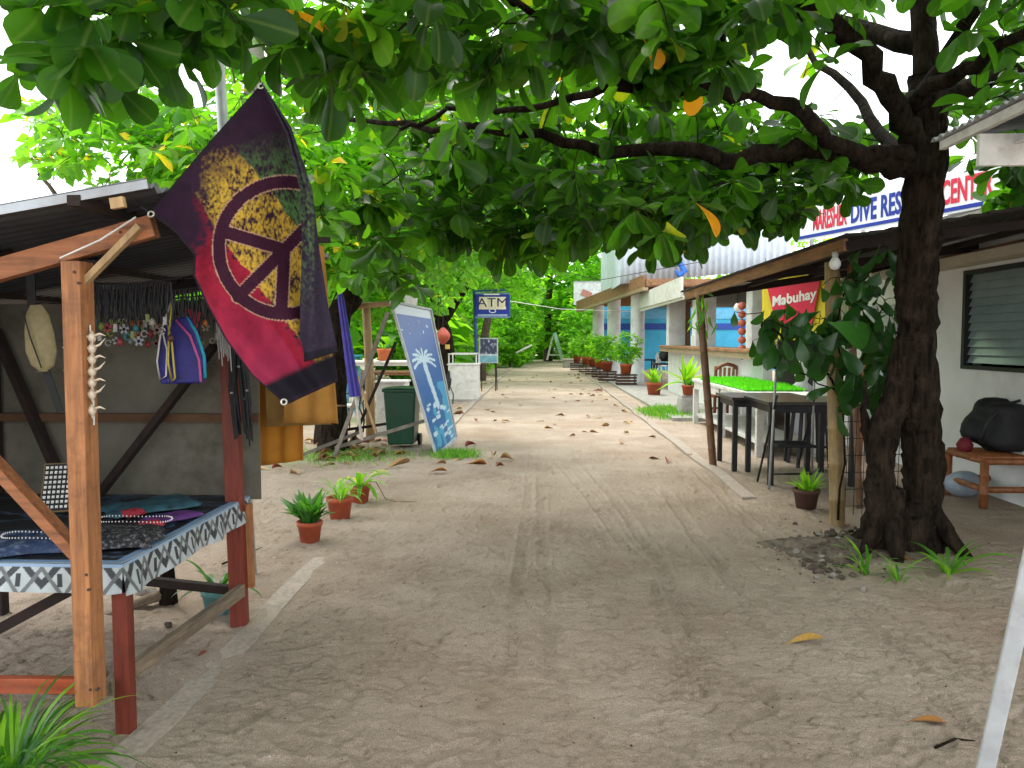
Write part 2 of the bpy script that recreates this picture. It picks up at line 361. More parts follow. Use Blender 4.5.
xs = np.concatenate([-np.geomspace(60, 3.2, 60), np.arange(-3.1, 3.6, 0.0125), np.geomspace(3.7, 60, 60)])
ys = [-12, -6, -3, -1, 0, 0.8, 1.4]; y_ = 1.75
while y_ < 110: ys.append(y_); y_ += max(0.0095, 0.0016 * y_ ** 1.55)
ys = np.array(ys)
X, Y = np.meshgrid(xs, ys, indexing='ij'); Z = ground_h(X.ravel(), Y.ravel())
nx, ny = len(xs), len(ys); I = np.arange(nx * ny).reshape(nx, ny)
F = np.stack([I[:-1, :-1], I[1:, :-1], I[1:, 1:], I[:-1, 1:]], -1).reshape(-1, 4)
def sand_mat():
    m, n, b, out = new_mat('coral_sand')
    tc = n.nodes.new('ShaderNodeTexCoord')
    def noise(s, d=6, r=0.6):
        t = n.nodes.new('ShaderNodeTexNoise'); t.inputs['Scale'].default_value = s; t.inputs['Detail'].default_value = d; t.inputs['Roughness'].default_value = r
        n.links.new(tc.outputs['Object'], t.inputs['Vector']); return t
    a = noise(0.9, 6, 0.65); r1 = n.nodes.new('ShaderNodeValToRGB'); e = r1.color_ramp.elements
    e[0].position = 0.32; e[0].color = (0.41, 0.315, 0.238, 1); e[1].position = 0.7; e[1].color = (0.62, 0.505, 0.405, 1)
    n.links.new(a.outputs['Fac'], r1.inputs['Fac'])
    g = noise(260, 3, 0.7); r2 = n.nodes.new('ShaderNodeValToRGB'); e = r2.color_ramp.elements
    e[0].position = 0.3; e[0].color = (0.35, 0.33, 0.32, 1); e[1].position = 0.66; e[1].color = (1.3, 1.3, 1.3, 1); n.links.new(g.outputs['Fac'], r2.inputs['Fac'])
    mx = n.nodes.new('ShaderNodeMix'); mx.data_type = 'RGBA'; mx.blend_type = 'MULTIPLY'; mx.inputs[0].default_value = 0.9
    n.links.new(r1.outputs['Color'], mx.inputs[6]); n.links.new(r2.outputs['Color'], mx.inputs[7])
    # reddish sand patches + litter specks
    c = noise(0.55, 4, 0.5); r3 = n.nodes.new('ShaderNodeValToRGB'); e = r3.color_ramp.elements
    e[0].position = 0.55; e[1].position = 0.72; e[1].color = (0.55, 0.55, 0.55, 1); n.links.new(c.outputs['Fac'], r3.inputs['Fac'])
    m2 = n.nodes.new('ShaderNodeMix'); m2.data_type = 'RGBA'; n.links.new(r3.outputs['Color'], m2.inputs[0]); n.links.new(mx.outputs[2], m2.inputs[6]); m2.inputs[7].default_value = (0.36, 0.235, 0.15, 1)
    v = n.nodes.new('ShaderNodeTexVoronoi'); v.inputs['Scale'].default_value = 22; v.inputs['Randomness'].default_value = 1; n.links.new(tc.outputs['Object'], v.inputs['Vector'])
    lt = n.nodes.new('ShaderNodeMath'); lt.operation = 'LESS_THAN'; lt.inputs[1].default_value = 0.11; n.links.new(v.outputs['Distance'], lt.inputs[0])
    sel = n.nodes.new('ShaderNodeSeparateColor'); n.links.new(v.outputs['Color'], sel.inputs[0])
    gt = n.nodes.new('ShaderNodeMath'); gt.operation = 'GREATER_THAN'; gt.inputs[1].default_value = 0.8; n.links.new(sel.outputs[0], gt.inputs[0])
    ml = n.nodes.new('ShaderNodeMath'); ml.operation = 'MULTIPLY'; n.links.new(lt.outputs[0], ml.inputs[0]); n.links.new(gt.outputs[0], ml.inputs[1])
    r4 = n.nodes.new('ShaderNodeValToRGB'); e = r4.color_ramp.elements; e[0].color = (0.07, 0.045, 0.03, 1); e[1].color = (0.7, 0.66, 0.6, 1); e[0].position = 0.45; e[1].position = 0.5
    n.links.new(sel.outputs[1], r4.inputs['Fac'])
    m3 = n.nodes.new('ShaderNodeMix'); m3.data_type = 'RGBA'; n.links.new(ml.outputs[0], m3.inputs[0]); n.links.new(m2.outputs[2], m3.inputs[6]); n.links.new(r4.outputs['Color'], m3.inputs[7])
    n.links.new(m3.outputs[2], b.inputs['Base Color']); b.inputs['Roughness'].default_value = 0.95; b.inputs['Specular IOR Level'].default_value = 0.15
    h1 = noise(110, 6, 0.8); h2 = noise(26, 8, 0.75)
    ad = n.nodes.new('ShaderNodeMath'); ad.operation = 'MULTIPLY_ADD'; ad.inputs[1].default_value = 0.35
    n.links.new(h1.outputs['Fac'], ad.inputs[0]); n.links.new(h2.outputs['Fac'], ad.inputs[2])
    bp = n.nodes.new('ShaderNodeBump'); bp.inputs['Strength'].default_value = 1.0; bp.inputs['Distance'].default_value = 0.035
    n.links.new(ad.outputs[0], bp.inputs['Height']); n.links.new(bp.outputs[0], b.inputs['Normal'])
    return m
g_o = np_mesh('ground', np.stack([X.ravel(), Y.ravel(), Z], -1), F, sand_mat(), smooth=True)
tag(g_o, None, None, kind='structure')

SANDC = M('sandy_concrete', (0.36, 0.30, 0.25), 0.95, 0.3, 40, 0.8, dirt=(0.44, 0.35, 0.28), dirt_amt=0.95, dist=0.01, dscale=7)
def kerb(name, x0, x1, y0, y1, top, drift=0.0, x_at_end=None):
    n_ = int((y1 - y0) / 0.25); mb = MB()
    for i in range(n_):
        a = y0 + (y1 - y0) * i / n_; b_ = y0 + (y1 - y0) * (i + 1) / n_
        f = lambda y, x: x + (0 if x_at_end is None else (x_at_end - x0) * (y - y0) / (y1 - y0)) + 0.012 * math.sin(y * 2.3) 
        t0 = top + 0.006 * math.sin(a * 3.1); t1 = top + 0.006 * math.sin(b_ * 3.1)
        mb.slab((f(a, x0), a, t0), (f(a, x1), a, t0), (f(b_, x1), b_, t1), (f(b_, x0), b_, t1), 0.15)
    return tag(mb.build(name, SANDC), None, None, kind='structure')
kerb('kerb_left', -1.605, -1.475, 1.2, 5.3, 0.004)
kerb('kerb_left_far', -1.68, -1.56, 12.2, 52, 0.035)
kerb('kerb_right', 1.98, 2.12, 7.4, 48, 0.030)
# concrete apron in front of the bar
mb = MB(); mb.slab((2.55, 14.6, 0.06), (3.8, 14.6, 0.06), (3.8, 40, 0.06), (2.4, 40, 0.06), 0.15)
tag(mb.build('pavement', CONC), None, None, kind='structure')

# ================================================================== LEAVES AND TREES
def leaf_template(kind):
    if kind == 'fine': t = [0, .14, .30, .46, .60, .72, .83, .92, .975, 1]; w = [.012, .040, .098, .160, .205, .228, .222, .180, .105, 0]
    elif kind == 'mid': t = [0, .38, .72, 1]; w = [.02, .15, .235, 0]
    elif kind == 'lance': t = [0, .3, .6, 1]; w = [.03, .11, .09, 0]
    else: t = [0, .55, 1]; w = [0, .25, 0]
    V, F4, F3 = [], [], []
    if kind == 'far':
        V = [(0, 0, 0), (.5, -.27, .05), (.5, .27, .05), (1, 0, -.08), (.5, 0, -.02)]
        F3 = [(0, 1, 4), (0, 4, 2), (1, 3, 4), (4, 3, 2)]
        return np.array(V, float), None, np.array(F3)
    for i, (a, b) in enumerate(zip(t, w)):
        dz = -0.22 * a * a
        V.append((a, 0, dz))
        if i < len(t) - 1: V.append((a, -b, dz + 0.30 * b)); V.append((a, b, dz + 0.30 * b))
    n = len(t)
    for i in range(n - 2):
        m0, l0, r0 = 3 * i, 3 * i + 1, 3 * i + 2; m1, l1, r1 = m0 + 3, l0 + 3, r0 + 3
        F4 += [(m0, l0, l1, m1), (m0, m1, r1, r0)]
    m0, l0, r0 = 3 * (n - 2), 3 * (n - 2) + 1, 3 * (n - 2) + 2; tip = 3 * (n - 1)
    F3 += [(m0, l0, tip), (m0, tip, r0)]
    return np.array(V, float), np.array(F4), np.array(F3)
def leaves(name, P, D, U, S, rnd, kind, mat, parent=None, origin=None, widen=1.0):
    P, D, U, S = map(lambda a: np.asarray(a, float), (P, D, U, S))
    D = D / np.linalg.norm(D, axis=1, keepdims=True); side = np.cross(U, D); side /= np.maximum(np.linalg.norm(side, axis=1, keepdims=True), 1e-6)
    U = np.cross(D, side); T, F4, F3 = leaf_template(kind); n, k = len(P), len(T)
    bend = RNG.uniform(0.2, 2.4, (n, 1, 1)); curl = RNG.uniform(-0.35, 0.35, (n, 1, 1)); wd = RNG.uniform(0.82, 1.18, (n, 1, 1)); tw = RNG.normal(0, 0.10, (n, 1, 1))
    tx = T[None, :, 0:1]; ty = T[None, :, 1:2] * widen * wd; tz = T[None, :, 2:3] * bend + curl * ty * tx * 1.5
    W = P[:, None] + S[:, None, None] * (tx * D[:, None] + (ty + tw * tx * tx) * side[:, None] + tz * U[:, None])
    off = (np.arange(n) * k)[:, None, None]; Fs = []
    if F4 is not None: Fs.append((F4[None] + off).reshape(-1, 4))
    Fs.append((F3[None] + off).reshape(-1, 3))
    rb = np.tile(np.abs(T[:, 1]) / max(np.abs(T[:, 1]).max(), 1e-6), n)
    return np_mesh(name, W.reshape(-1, 3), Fs, mat, parent, origin, True, attr=np.repeat(rnd, k), rib=rb)
def rosettes(C, n_leaf, size, droop=(-0.5, 0.5), spread=0.02, rng=RNG, yellow=0.02):
    N = len(C); n = N * n_leaf; base = np.repeat(C, n_leaf, 0)
    ang = np.tile(np.arange(n_leaf) * 2.4, N) + np.repeat(rng.random(N) * 6.28, n_leaf) + rng.normal(0, 0.25, n)
    tilt = np.repeat(rng.normal(0, 0.35, (N, 3)), n_leaf, 0)
    el = rng.uniform(*droop, n)
    D = np.stack([np.cos(ang) * np.cos(el), np.sin(ang) * np.cos(el), np.sin(el)], -1) + tilt * 0.5
    U = np.tile([0, 0, 1.0], (n, 1)) + rng.normal(0, 0.3, (n, 3)) + tilt
    P = base + D * spread; P[:, 2] += rng.uniform(-0.04, 0.02, n)
    S = size * rng.uniform(0.4, 1.2, n)
    rnd = np.clip(np.repeat(rng.uniform(0.05, 0.75, N), n_leaf) + rng.normal(0, 0.13, n), 0, 0.90)
    rnd[rng.random(n) < yellow] = 1.0
    return P, D, U, S, rnd
def ellipsoid_pts(c, r, n, rng=RNG, shell=0.0):
    p = rng.normal(size=(n, 3)); p /= np.linalg.norm(p, axis=1, keepdims=True)
    p *= (shell + (1 - shell) * rng.random((n, 1))) ** (1 / 2.2)
    return np.array(c) + p * np.array(r)
def grow(mb, skel, pts, rmin=0.004, k=0.006, n=4, sag=0.1):
    """connect every point to the growing skeleton with a bent twig"""
    nodes = np.array(skel, float); cap = len(nodes) + 3 * len(pts) + 10
    buf = np.zeros((cap, 3)); buf[:len(nodes)] = nodes; m = len(nodes)
    d0 = np.min(np.linalg.norm(pts[:, None] - nodes[None, ::2], axis=2), 1); order = np.argsort(d0)
    for i in order:
        p = pts[i]; d = np.linalg.norm(buf[:m] - p, axis=1); j = int(np.argmin(d)); q = buf[j].copy(); L = d[j]
        if L < 0.02: continue
        jit = RNG.normal(0, 0.08 * L, 3); a = q + (p - q) * 0.35 + jit + [0, 0, sag * L]; b = q + (p - q) * 0.72 + jit * 0.5 + [0, 0, sag * L * .8]
        r0 = rmin + k * min(L, 2.5)
        mb.tube([q, a, b, p], [r0, r0 * .85, r0 * .7, rmin * .7], n, cap=False)
        buf[m] = a; buf[m + 1] = b; buf[m + 2] = p; m += 3
def limb(mb, pts, r0, r1, n=10, wob=0.06, sub=4, jit=0.03):
    """smooth wobbling tapered limb; returns sampled nodes"""
    P = [Vector(p) for p in pts]; out = []
    for i in range(len(P) - 1):
        p0, p1, p2, p3 = P[max(i - 1, 0)], P[i], P[i + 1], P[min(i + 2, len(P) - 1)]
        for s in range(sub):
            t = s / sub
            v = 0.5 * ((2 * p1) + (p2 - p0) * t + (2 * p0 - 5 * p1 + 4 * p2 - p3) * t * t + (3 * p1 - p0 - 3 * p2 + p3) * t ** 3)
            if out: v += Vector([random.uniform(-jit, jit) for _ in range(3)])
            out.append(v)
    out.append(P[-1]); m = len(out)
    mb.tube(out, [r0 + (r1 - r0) * (i / (m - 1)) ** 0.8 for i in range(m)], n, wob=wob)
    return [tuple(v) for v in out]

LEAF_MAIN = leafmat('almond_leaf', [(0, (0.008, 0.036, 0.006)), (0.45, (0.017, 0.066, 0.006)), (0.70, (0.032, 0.11, 0.008)), (0.88, (0.085, 0.20, 0.012)), (0.95, (0.50, 0.24, 0.02)), (1, (0.55, 0.20, 0.02))], trans=0.52, rough=0.36, spec=0.35, ribbed=True)  # darkened so near foliage reads as silhouette; shade is in the colour
LEAF_LITE = leafmat('sunlit_almond_leaf', [(0, (0.040, 0.13, 0.015)), (0.5, (0.075, 0.20, 0.018)), (0.88, (0.12, 0.27, 0.02)), (0.95, (0.50, 0.40, 0.03)), (1, (0.55, 0.35, 0.03))], trans=0.50)  # brighter copy of the almond leaf, with sunlight put into its colour
LEAF_FAR = leafmat('forest_leaf', [(0, (0.035, 0.13, 0.012)), (0.5, (0.095, 0.24, 0.018)), (0.95, (0.20, 0.37, 0.03)), (1, (0.24, 0.38, 0.03))], trans=0.5, rough=0.5)
LEAF_POT = leafmat('pot_plant_leaf', [(0, (0.02, 0.09, 0.02)), (0.5, (0.05, 0.17, 0.02)), (0.9, (0.18, 0.36, 0.02)), (1, (0.42, 0.46, 0.05))], trans=0.30, rough=0.35)
LEAF_DARK = leafmat('dark_vine_leaf', [(0, (0.010, 0.045, 0.010)), (0.6, (0.020, 0.08, 0.014)), (1, (0.04, 0.15, 0.02))], trans=0.25, rough=0.3)
GRASS = leafmat('grass_blade', [(0, (0.05, 0.15, 0.02)), (0.6, (0.09, 0.26, 0.03)), (1, (0.22, 0.36, 0.06))], trans=0.3, rough=0.5)

# ---- the almond tree at the right
def almond_tree():
    base = Vector((2.62, 5.35, 0))
    t = thing('almond_tree', 'gnarled dark almond tree with a double trunk whose limbs arch over the path', 'tree', base)
    mb = MB(); sk = []
    T = lambda px, py, Y: tuple(at(px, py, Y))
    # two stems that part near the ground and leave a gap, then join
    sk += limb(mb, [(2.86, 5.72, -0.1), (2.86, 5.72, .35), (2.83, 5.70, .8), (2.74, 5.64, 1.3), (2.68, 5.55, 2.1), (2.69, 5.42, 2.8), (2.66, 5.5, 3.6), (2.64, 5.6, 4.5), (2.5, 5.7, 5.6)], 0.170, 0.060, 28, 0.05, 12, 0.006)
    limb(mb, [(2.81, 5.69, .9), (2.72, 5.62, 1.5), (2.68, 5.55, 2.1), (2.68, 5.46, 2.9), (2.67, 5.48, 3.4)], .135, .12, 26, .06, 10, .008)
    limb(mb, [(2.54, 5.58, -0.1), (2.52, 5.58, .25), (2.47, 5.58, .6), (2.50, 5.60, .9), (2.62, 5.62, 1.2), (2.67, 5.60, 1.6)], 0.115, 0.09, 22, 0.08, 8, 0.008)
    limb(mb, [(2.50, 5.58, .55), (2.42, 5.6, .8), (2.37, 5.64, 1.0), (2.40, 5.66, 1.25)], 0.075, 0.008, 14, 0.1, 6, 0.008)
    limb(mb, [(2.70, 5.62, -0.1), (2.71, 5.64, .2), (2.74, 5.68, .36)], 0.20, 0.10, 18, 0.1, 6, 0.01)
    for a, L in ((3.6, .30), (4.5, .30), (2.6, .3), (5.4, .32), (0.3, .3), (1.6, .3)):
        bx, by = (2.56, 5.60) if math.cos(a) < 0 else (2.86, 5.70)
        limb(mb, [(bx, by, .42), (bx + math.cos(a) * L * .5, by + math.sin(a) * L * .5, .16), (bx + math.cos(a) * L, by + math.sin(a) * L, -.05)], .11, .03, 12, .10, 6, .012)
    # limbs over the road
    A = limb(mb, [T(932, 168, 5.42), T(905, 165, 5.4), T(860, 158, 5.35), T(800, 150, 5.3), T(740, 158, 5.3), T(680, 150, 5.4), T(600, 152, 5.5), T(520, 132, 5.6), T(430, 128, 5.8), T(350, 120, 6.1)], .105, .016, 10, .10)
    B = limb(mb, [T(930, 165, 5.42), T(895, 152, 5.35), T(850, 150, 5.2), T(810, 120, 5.0), T(760, 98, 4.9), T(700, 92, 4.9), T(650, 92, 5.0), T(590, 90, 5.1), T(530, 108, 5.2), T(450, 112, 5.3), T(400, 130, 5.3)], .070, .013, 9, .10)
    Cc = limb(mb, [T(925, 165, 5.42), T(908, 130, 5.38), T(885, 85, 5.2), T(850, 35, 5.0), T(790, -10, 4.8), T(700, -60, 4.6), T(560, -60, 4.3), T(380, -50, 4.0), T(180, -45, 3.6), T(60, -30, 3.2)], .095, .014, 9, .10)
    Dd = limb(mb, [T(915, 105, 5.4), T(940, 65, 5.2), T(975, 10, 5.0), T(1010, -60, 4.9)], .07, .03, 8, .1)
    Ee = limb(mb, [T(915, 120, 5.5), T(960, 95, 5.5), T(1024, 68, 5.6), T(1150, 40, 5.8), T(1250, 20, 6.2)], .09, .03, 8, .1)
    Ff = limb(mb, [T(912, 100, 5.4), T(960, 72, 5.0), T(1024, 35, 4.6), T(1120, -20, 4.2)], .065, .02, 8, .1)
    Gg = limb(mb, [T(640, 92, 5.0), T(585, 55, 4.6), T(545, 22, 4.3), T(510, 0, 4.1), T(450, -30, 3.8)], .035, .012, 7, .1)
    Hh = limb(mb, [T(800, 150, 5.3), T(770, 165, 6.0), T(700, 160, 6.6), T(620, 165, 7.2), T(540, 175, 7.6), T(440, 170, 8)], .07, .015, 8, .1)
    Ii = limb(mb, [T(760, 98, 4.9), T(735, 60, 4.8), T(715, 20, 4.7), T(705, -30, 4.7)], .022, .012, 6, .1)
    Jj = limb(mb, [(2.66, 5.5, 3.6), (2.2, 6.5, 4.2), (1.4, 7.6, 4.7), (.4, 8.6, 5.1)], .08, .02, 8, .1)
    Kk = limb(mb, [T(905, 165, 5.4), T(870, 120, 6.2), T(820, 60, 7.0), T(760, 20, 7.8)], .06, .02, 8, .1)
    sk += A + B + Cc + Dd + Ee + Ff + Gg + Hh + Jj + Kk
    # leaf clusters
    pts = []
    def seg(nodes, n, r, lo=0.0):
        nd = np.array(nodes)[int(len(nodes) * lo):]; return nd[RNG.integers(0, len(nd), n)] + RNG.normal(0, 1, (n, 3)) * np.array(r)
    pts.append(seg(A, 85, (.35, .45, .22), .35) + [0, .75, -.02]); pts.append(seg(B, 60, (.3, .4, .22), .35) + [0, .6, .05])
    pts.append(seg(Hh, 105, (.45, .7, .30), .2)); pts.append(seg(Cc, 120, (.35, .4, .22), .25))
    pts.append(seg(Gg, 40, (.3, .35, .2))); pts.append(seg(Jj, 75, (.7, .8, .5)))
    pts.append(seg(Kk, 30, (.6, .6, .4))); pts.append(seg(Ee, 45, (.3, .4, .25), .3)); pts.append(seg(Dd + Ff, 40, (.3, .3, .3), .3))
    pts.append(ellipsoid_pts((1.2, 5.8, 5.3), (3.6, 3.2, 1.2), 240))
    pts.append(ellipsoid_pts((-.6, 6.8, 3.9), (2.2, 1.8, 1.0), 90))
    pts.append(ellipsoid_pts((2.0, 7.4, 3.35), (1.3, 1.3, .45), 55))
    # drooping sprays
    for px, py, Y, n in ((660, 236, 4.9, 3), (600, 205, 5.6, 14), (560, 222, 6.2, 16), (500, 225, 6.5, 18), (440, 215, 6.2, 18), (380, 205, 5.6, 16), (330, 180, 5.0, 12), (380, 260, 7.0, 12),
                         (720, 212, 5.8, 20), (700, 195, 5.2, 14), (770, 205, 5.8, 18), (745, 218, 6.4, 16), (690, 222, 6.2, 14), (650, 215, 6.0, 12), (800, 200, 6.2, 16), (830, 188, 6.3, 18), (860, 185, 6.5, 10), (640, 200, 5.8, 14), (480, 60, 3.9, 10), (360, 45, 3.5, 7), (330, 20, 3.3, 5), (390, 30, 3.4, 5), (700, 35, 4.6, 14), (650, 40, 4.8, 14), (610, 20, 4.4, 10),
                         (990, 188, 6.5, 14), (1012, 168, 6.3, 12), (960, 165, 6.5, 8), (1020, 195, 6.4, 8), (930, 95, 6.5, 3)):
        pts.append(np.array(at(px, py, Y)) + RNG.normal(0, 1, (n, 3)) * np.array([.16, .25, .12]))
    for px, py, Y in ((40, 12, 2.75), (85, 45, 2.7), (62, 62, 2.75), (120, 30, 2.9), (20, 60, 2.9), (160, 25, 3.0), (195, 38, 3.1), (235, 22, 3.0), (110, 75, 3.1), (285, 40, 3.3), (60, -10, 2.8), (130, -15, 2.9), (200, -10, 3.0), (270, 0, 3.1), (250, 48, 3.4), (310, 15, 3.4), (180, 55, 3.3), (150, 62, 3.2), (330, 50, 3.6), (225, 5, 3.0), (5, 20, 2.8), (95, 10, 2.75)):
        pts.append(np.array([list(at(px, py, Y))]))
    P = np.concatenate(pts); px, py, dz = project(P)
    bad = ((px > 745) & (px < 905) & (py > 12) & (py < 118) & (RNG.random(len(P)) < .86)) | ((px > 925) & (py < 90) & (py > -10) & (RNG.random(len(P)) < .6)) \
        | ((px < 235) & (py > 75)) | ((py > 165) & (px > 905) & (px < 950)) | ((py > 215) & (px > 700)) | ((py > 186) & (px > 795) & (px < 945)) | ((py > 205) & (px > 940)) | ((py > 160) & (py < 215) & (px > 932) & (px < 1000)) | ((py > 238 - (px - 745) * .45) & (px > 745) & (px < 945)) | ((py > 240) & (px > 610) & ((px < 648) | (px > 676))) | ((px > 855) & (px < 960) & (py > -20) & (dz < 6)) | (dz < 2.5) | ((px > 196) & (px < 268) & (py > 38) & (dz < 9.5)) | ((px < 55) & (py < 70) & (RNG.random(len(P)) < .5)) | ((py > 78) & (py < 168) & (px > 400) & (px < 780) & (dz < 5.35) & (RNG.random(len(P)) < .85)) | ((dz < 4.2) & (px < 330) & (py > 95)) | (P[:, 2] < 2.0)
    P = P[~bad]
    grow(mb, sk, P, 0.0035, 0.006, 4, 0.05)
    for v in mb.bm.verts:
        c = v.co
        if abs(c.x - 2.65) < .75 and abs(c.y - 5.5) < .7 and c.z < 3.2:
            a = math.atan2(c.y - (5.68 - .1 * c.z), c.x - 2.7); k = float(fbm(a * 2.4 + 40, c.z * 3.0, 4, 3)) - .45; k2 = float(fbm(a * 7 + 60, c.z * 3.5, 3, 5)) - .45
            d = Vector((c.x - 2.72, c.y - (5.68 - .1 * c.z), 0)); d.normalize(); c += d * (.10 * k + .06 * k2)
    mb.build('trunk', BARK, t)
    px, py, dz = project(P)
    LP, LD, LU, LS, LR = rosettes(P, 9, 0.218, (-1.05, 0.45), .02, yellow=.007)
    leaves('crown', LP, LD, LU, LS, LR, 'fine', LEAF_MAIN, t, widen=1.15)
almond_tree()

def generic_tree(name, label, base, trunk, blobs, size, n_leaf, mat, kind, group=None, r0=.2, bark=BARK_B, extra=(), reject=None, yellow=0.01, droop=(-.7, .5), cat='tree'):
    t = thing(name, label, cat, base, group)
    mb = MB(); sk = limb(mb, trunk, r0, r0 * .3, 10, .08)
    for e in extra: sk += limb(mb, e, r0 * .5, r0 * .12, 7, .1)
    P = np.concatenate([ellipsoid_pts(c, r, n, shell=.15) for c, r, n in blobs])
    P = P[P[:, 2] > .15]
    if reject is not None: P = P[~reject(P)]
    grow(mb, sk, P[::2] if len(P) > 700 else P, .005, .008, 4, .05)
    mb.build('trunk', bark, t)
    _crown(P, n_leaf, size, droop, yellow, kind, mat, t)
    return t
def _crown(P, n_leaf, size, droop, yellow, kind, mat, t):
    LP, LD, LU, LS, LR = rosettes(P, n_leaf, size, droop, .03, yellow=yellow)
    leaves('crown', LP, LD, LU, LS, LR, kind, mat, t)
def skygap(P):
    px, py, dz = project(P); return (px < 75 + 30 * np.sin(py / 17)) & (py < 215) & ((py < 92) | (px < 30)) | ((px < 8) & (py > 90)) | ((px > 150) & (px < 225) & (py > 52) & (py < 96) & (RNG.random(len(P)) < .9)) | ((px < 95) & (py > 172))

generic_tree('almond_tree', 'pale green leafy tree with a few yellow leaves rising behind the wooden stall', (-5.0, 9.6, 0),
             [(-5.0, 9.6, -.1), (-4.95, 9.6, 1.3), (-4.8, 9.5, 2.6), (-4.5, 9.3, 3.6)],
             [((-5.2, 9.3, 3.75), (1.3, 1.4, .95), 300), ((-3.6, 9.2, 3.6), (1.0, 1.4, .9), 170), ((-4.2, 9.6, 5.6), (1.9, 1.6, .9), 90)], .24, 8, LEAF_LITE, 'mid',
             extra=([(-4.9, 9.6, 1.9), (-5.6, 9.4, 2.8), (-6.2, 9.3, 3.6)], [(-4.8, 9.5, 2.4), (-4.0, 9.3, 3.3), (-3.2, 9.1, 3.9)]), reject=skygap, yellow=.03, r0=.16)
generic_tree('almond_tree', 'broad bright green almond tree standing behind the blue sign frame and bin', (-3.15, 11.3, 0),
             [(-3.15, 11.3, -.1), (-3.1, 11.3, 1.1), (-2.9, 11.2, 2.2), (-2.6, 11.1, 3.4), (-2.4, 11, 4.6)],
             [((-2.6, 10.4, 3.3), (1.4, 1.5, 1.0), 210), ((-1.8, 11.6, 4.0), (1.7, 1.8, 1.5), 330), ((-2.5, 9.6, 2.75), (.75, .8, .55), 70), ((-1.5, 10.4, 3.0), (1.1, 1.0, .6), 90), ((-3.4, 10.8, 4.6), (1.5, 1.5, 1.4), 190), ((-2.2, 12, 6.2), (2.4, 2, 1.0), 150), ((-1.7, 12.3, 2.95), (1.3, 1.2, .55), 80)], .24, 8, LEAF_LITE, 'mid',
             extra=([(-3.0, 11.3, 1.9), (-2.2, 11.5, 2.9), (-1.2, 11.8, 3.8)], [(-3.1, 11.3, 1.6), (-3.5, 10.8, 2.8), (-3.8, 10.5, 4)]), r0=.27, bark=BARK, yellow=.012)
generic_tree('almond_tree', 'leaning dark trunked tree behind the white counter left of the path', (-2.9, 21.5, 0),
             [(-2.9, 21.5, -.1), (-2.6, 21.4, 1.2), (-2.9, 21.4, 2.4), (-3.2, 21.5, 4.2), (-3.0, 21.6, 6)],
             [((-2.6, 20.5, 4.2), (2.6, 2.2, 1.5), 420), ((-3.6, 18.5, 3.0), (1.6, 1.5, 1.2), 200), ((-4.2, 21, 5.5), (2.4, 2, 2), 260), ((-1.4, 21.5, 6.2), (2.4, 2.4, 1.6), 300), ((-2.6, 20.5, 8.2), (3, 2.4, 1.4), 220)], .30, 7, LEAF_LITE, 'mid',
             extra=([(-2.8, 21.4, 2), (-1.8, 21.2, 3.4), (-.6, 21, 4.6)],), r0=.28, bark=BARK)
generic_tree('shade_tree', 'slim brown trunked tree right behind the blue cash machine sign', (-2.3, 29, 0),
             [(-2.3, 29, -.1), (-2.1, 29, 1.8), (-1.6, 29, 4.2), (-1.2, 29, 7)],
             [((-1.8, 29, 5.2), (3, 2.5, 2.1), 520), ((-.2, 30, 8), (3.4, 2.6, 2.2), 420)], .34, 7, LEAF_FAR, 'mid', r0=.22,
             extra=([(-2.0, 29, 2.6), (-3.2, 28.6, 4.4)],))
generic_tree('shade_tree', 'tall leafy tree over the left side at the far bend of the path', (-3.4, 38, 0),
             [(-3.4, 38, -.1), (-3.2, 38, 3), (-2.8, 38, 7), (-2.6, 38, 10)],
             [((-3.2, 38, 6), (4.2, 3, 3.4), 620), ((-2, 38, 10.5), (4.5, 3, 3), 420)], .42, 7, LEAF_FAR, 'far', r0=.3)
generic_tree('shade_tree', 'dark green tree closing the end of the path in the middle', (.6, 56, 0),
             [(.6, 56, -.1), (.6, 56, 4), (.9, 56, 9), (1, 56, 13)],
             [((.3, 55, 5), (4.5, 3, 4.6), 700), ((1.6, 56, 11.5), (5, 3, 4), 520)], .55, 7, LEAF_FAR, 'far', r0=.35)
generic_tree('shade_tree', 'broad tree rising behind the brown porch roof on the right', (6.5, 50, 0),
             [(6.5, 50, -.1), (6.4, 50, 4), (6.2, 50, 9), (6, 50, 13)],
             [((5.5, 49, 7.5), (4.6, 3, 5), 700), ((7, 50, 14), (5, 3, 3.5), 380)], .52, 7, LEAF_FAR, 'far', r0=.35)
generic_tree('shade_tree', 'leafy tree on the left behind the chairs and bamboo frame', (-7.2, 17.5, 0),
             [(-7.2, 17.5, -.1), (-7.1, 17.5, 2), (-6.8, 17.4, 4.5), (-6.6, 17.4, 7)],
             [((-6.6, 17, 4.6), (2.8, 2.4, 2.4), 560), ((-5.2, 18, 3.2), (2.2, 1.8, 1.8), 330)], .32, 7, LEAF_FAR, 'mid', r0=.25,
             reject=lambda P: (lambda q: (q[0] < 235) & (q[1] < 215))(project(P)))
generic_tree('bushy_shrub', 'rounded light green shrub beside the path end left of the far board', (-1.7, 43, 0),
             [(-1.7, 43, -.05), (-1.7, 43, .8), (-1.6, 43, 1.8)], [((-1.7, 43, 1.7), (1.6, 1.6, 1.9), 420)], .30, 6, LEAF_FAR, 'far', r0=.08, cat='shrub')
generic_tree('bushy_shrub', 'dense hanging shrub beyond the small poster stand', (-3.3, 34, 0),
             [(-3.3, 34, -.05), (-3.3, 34, 1), (-3.2, 34, 2.2)], [((-3.1, 34, 1.9), (1.6, 2, 2.2), 460)], .28, 6, LEAF_FAR, 'far', r0=.08, cat='shrub')
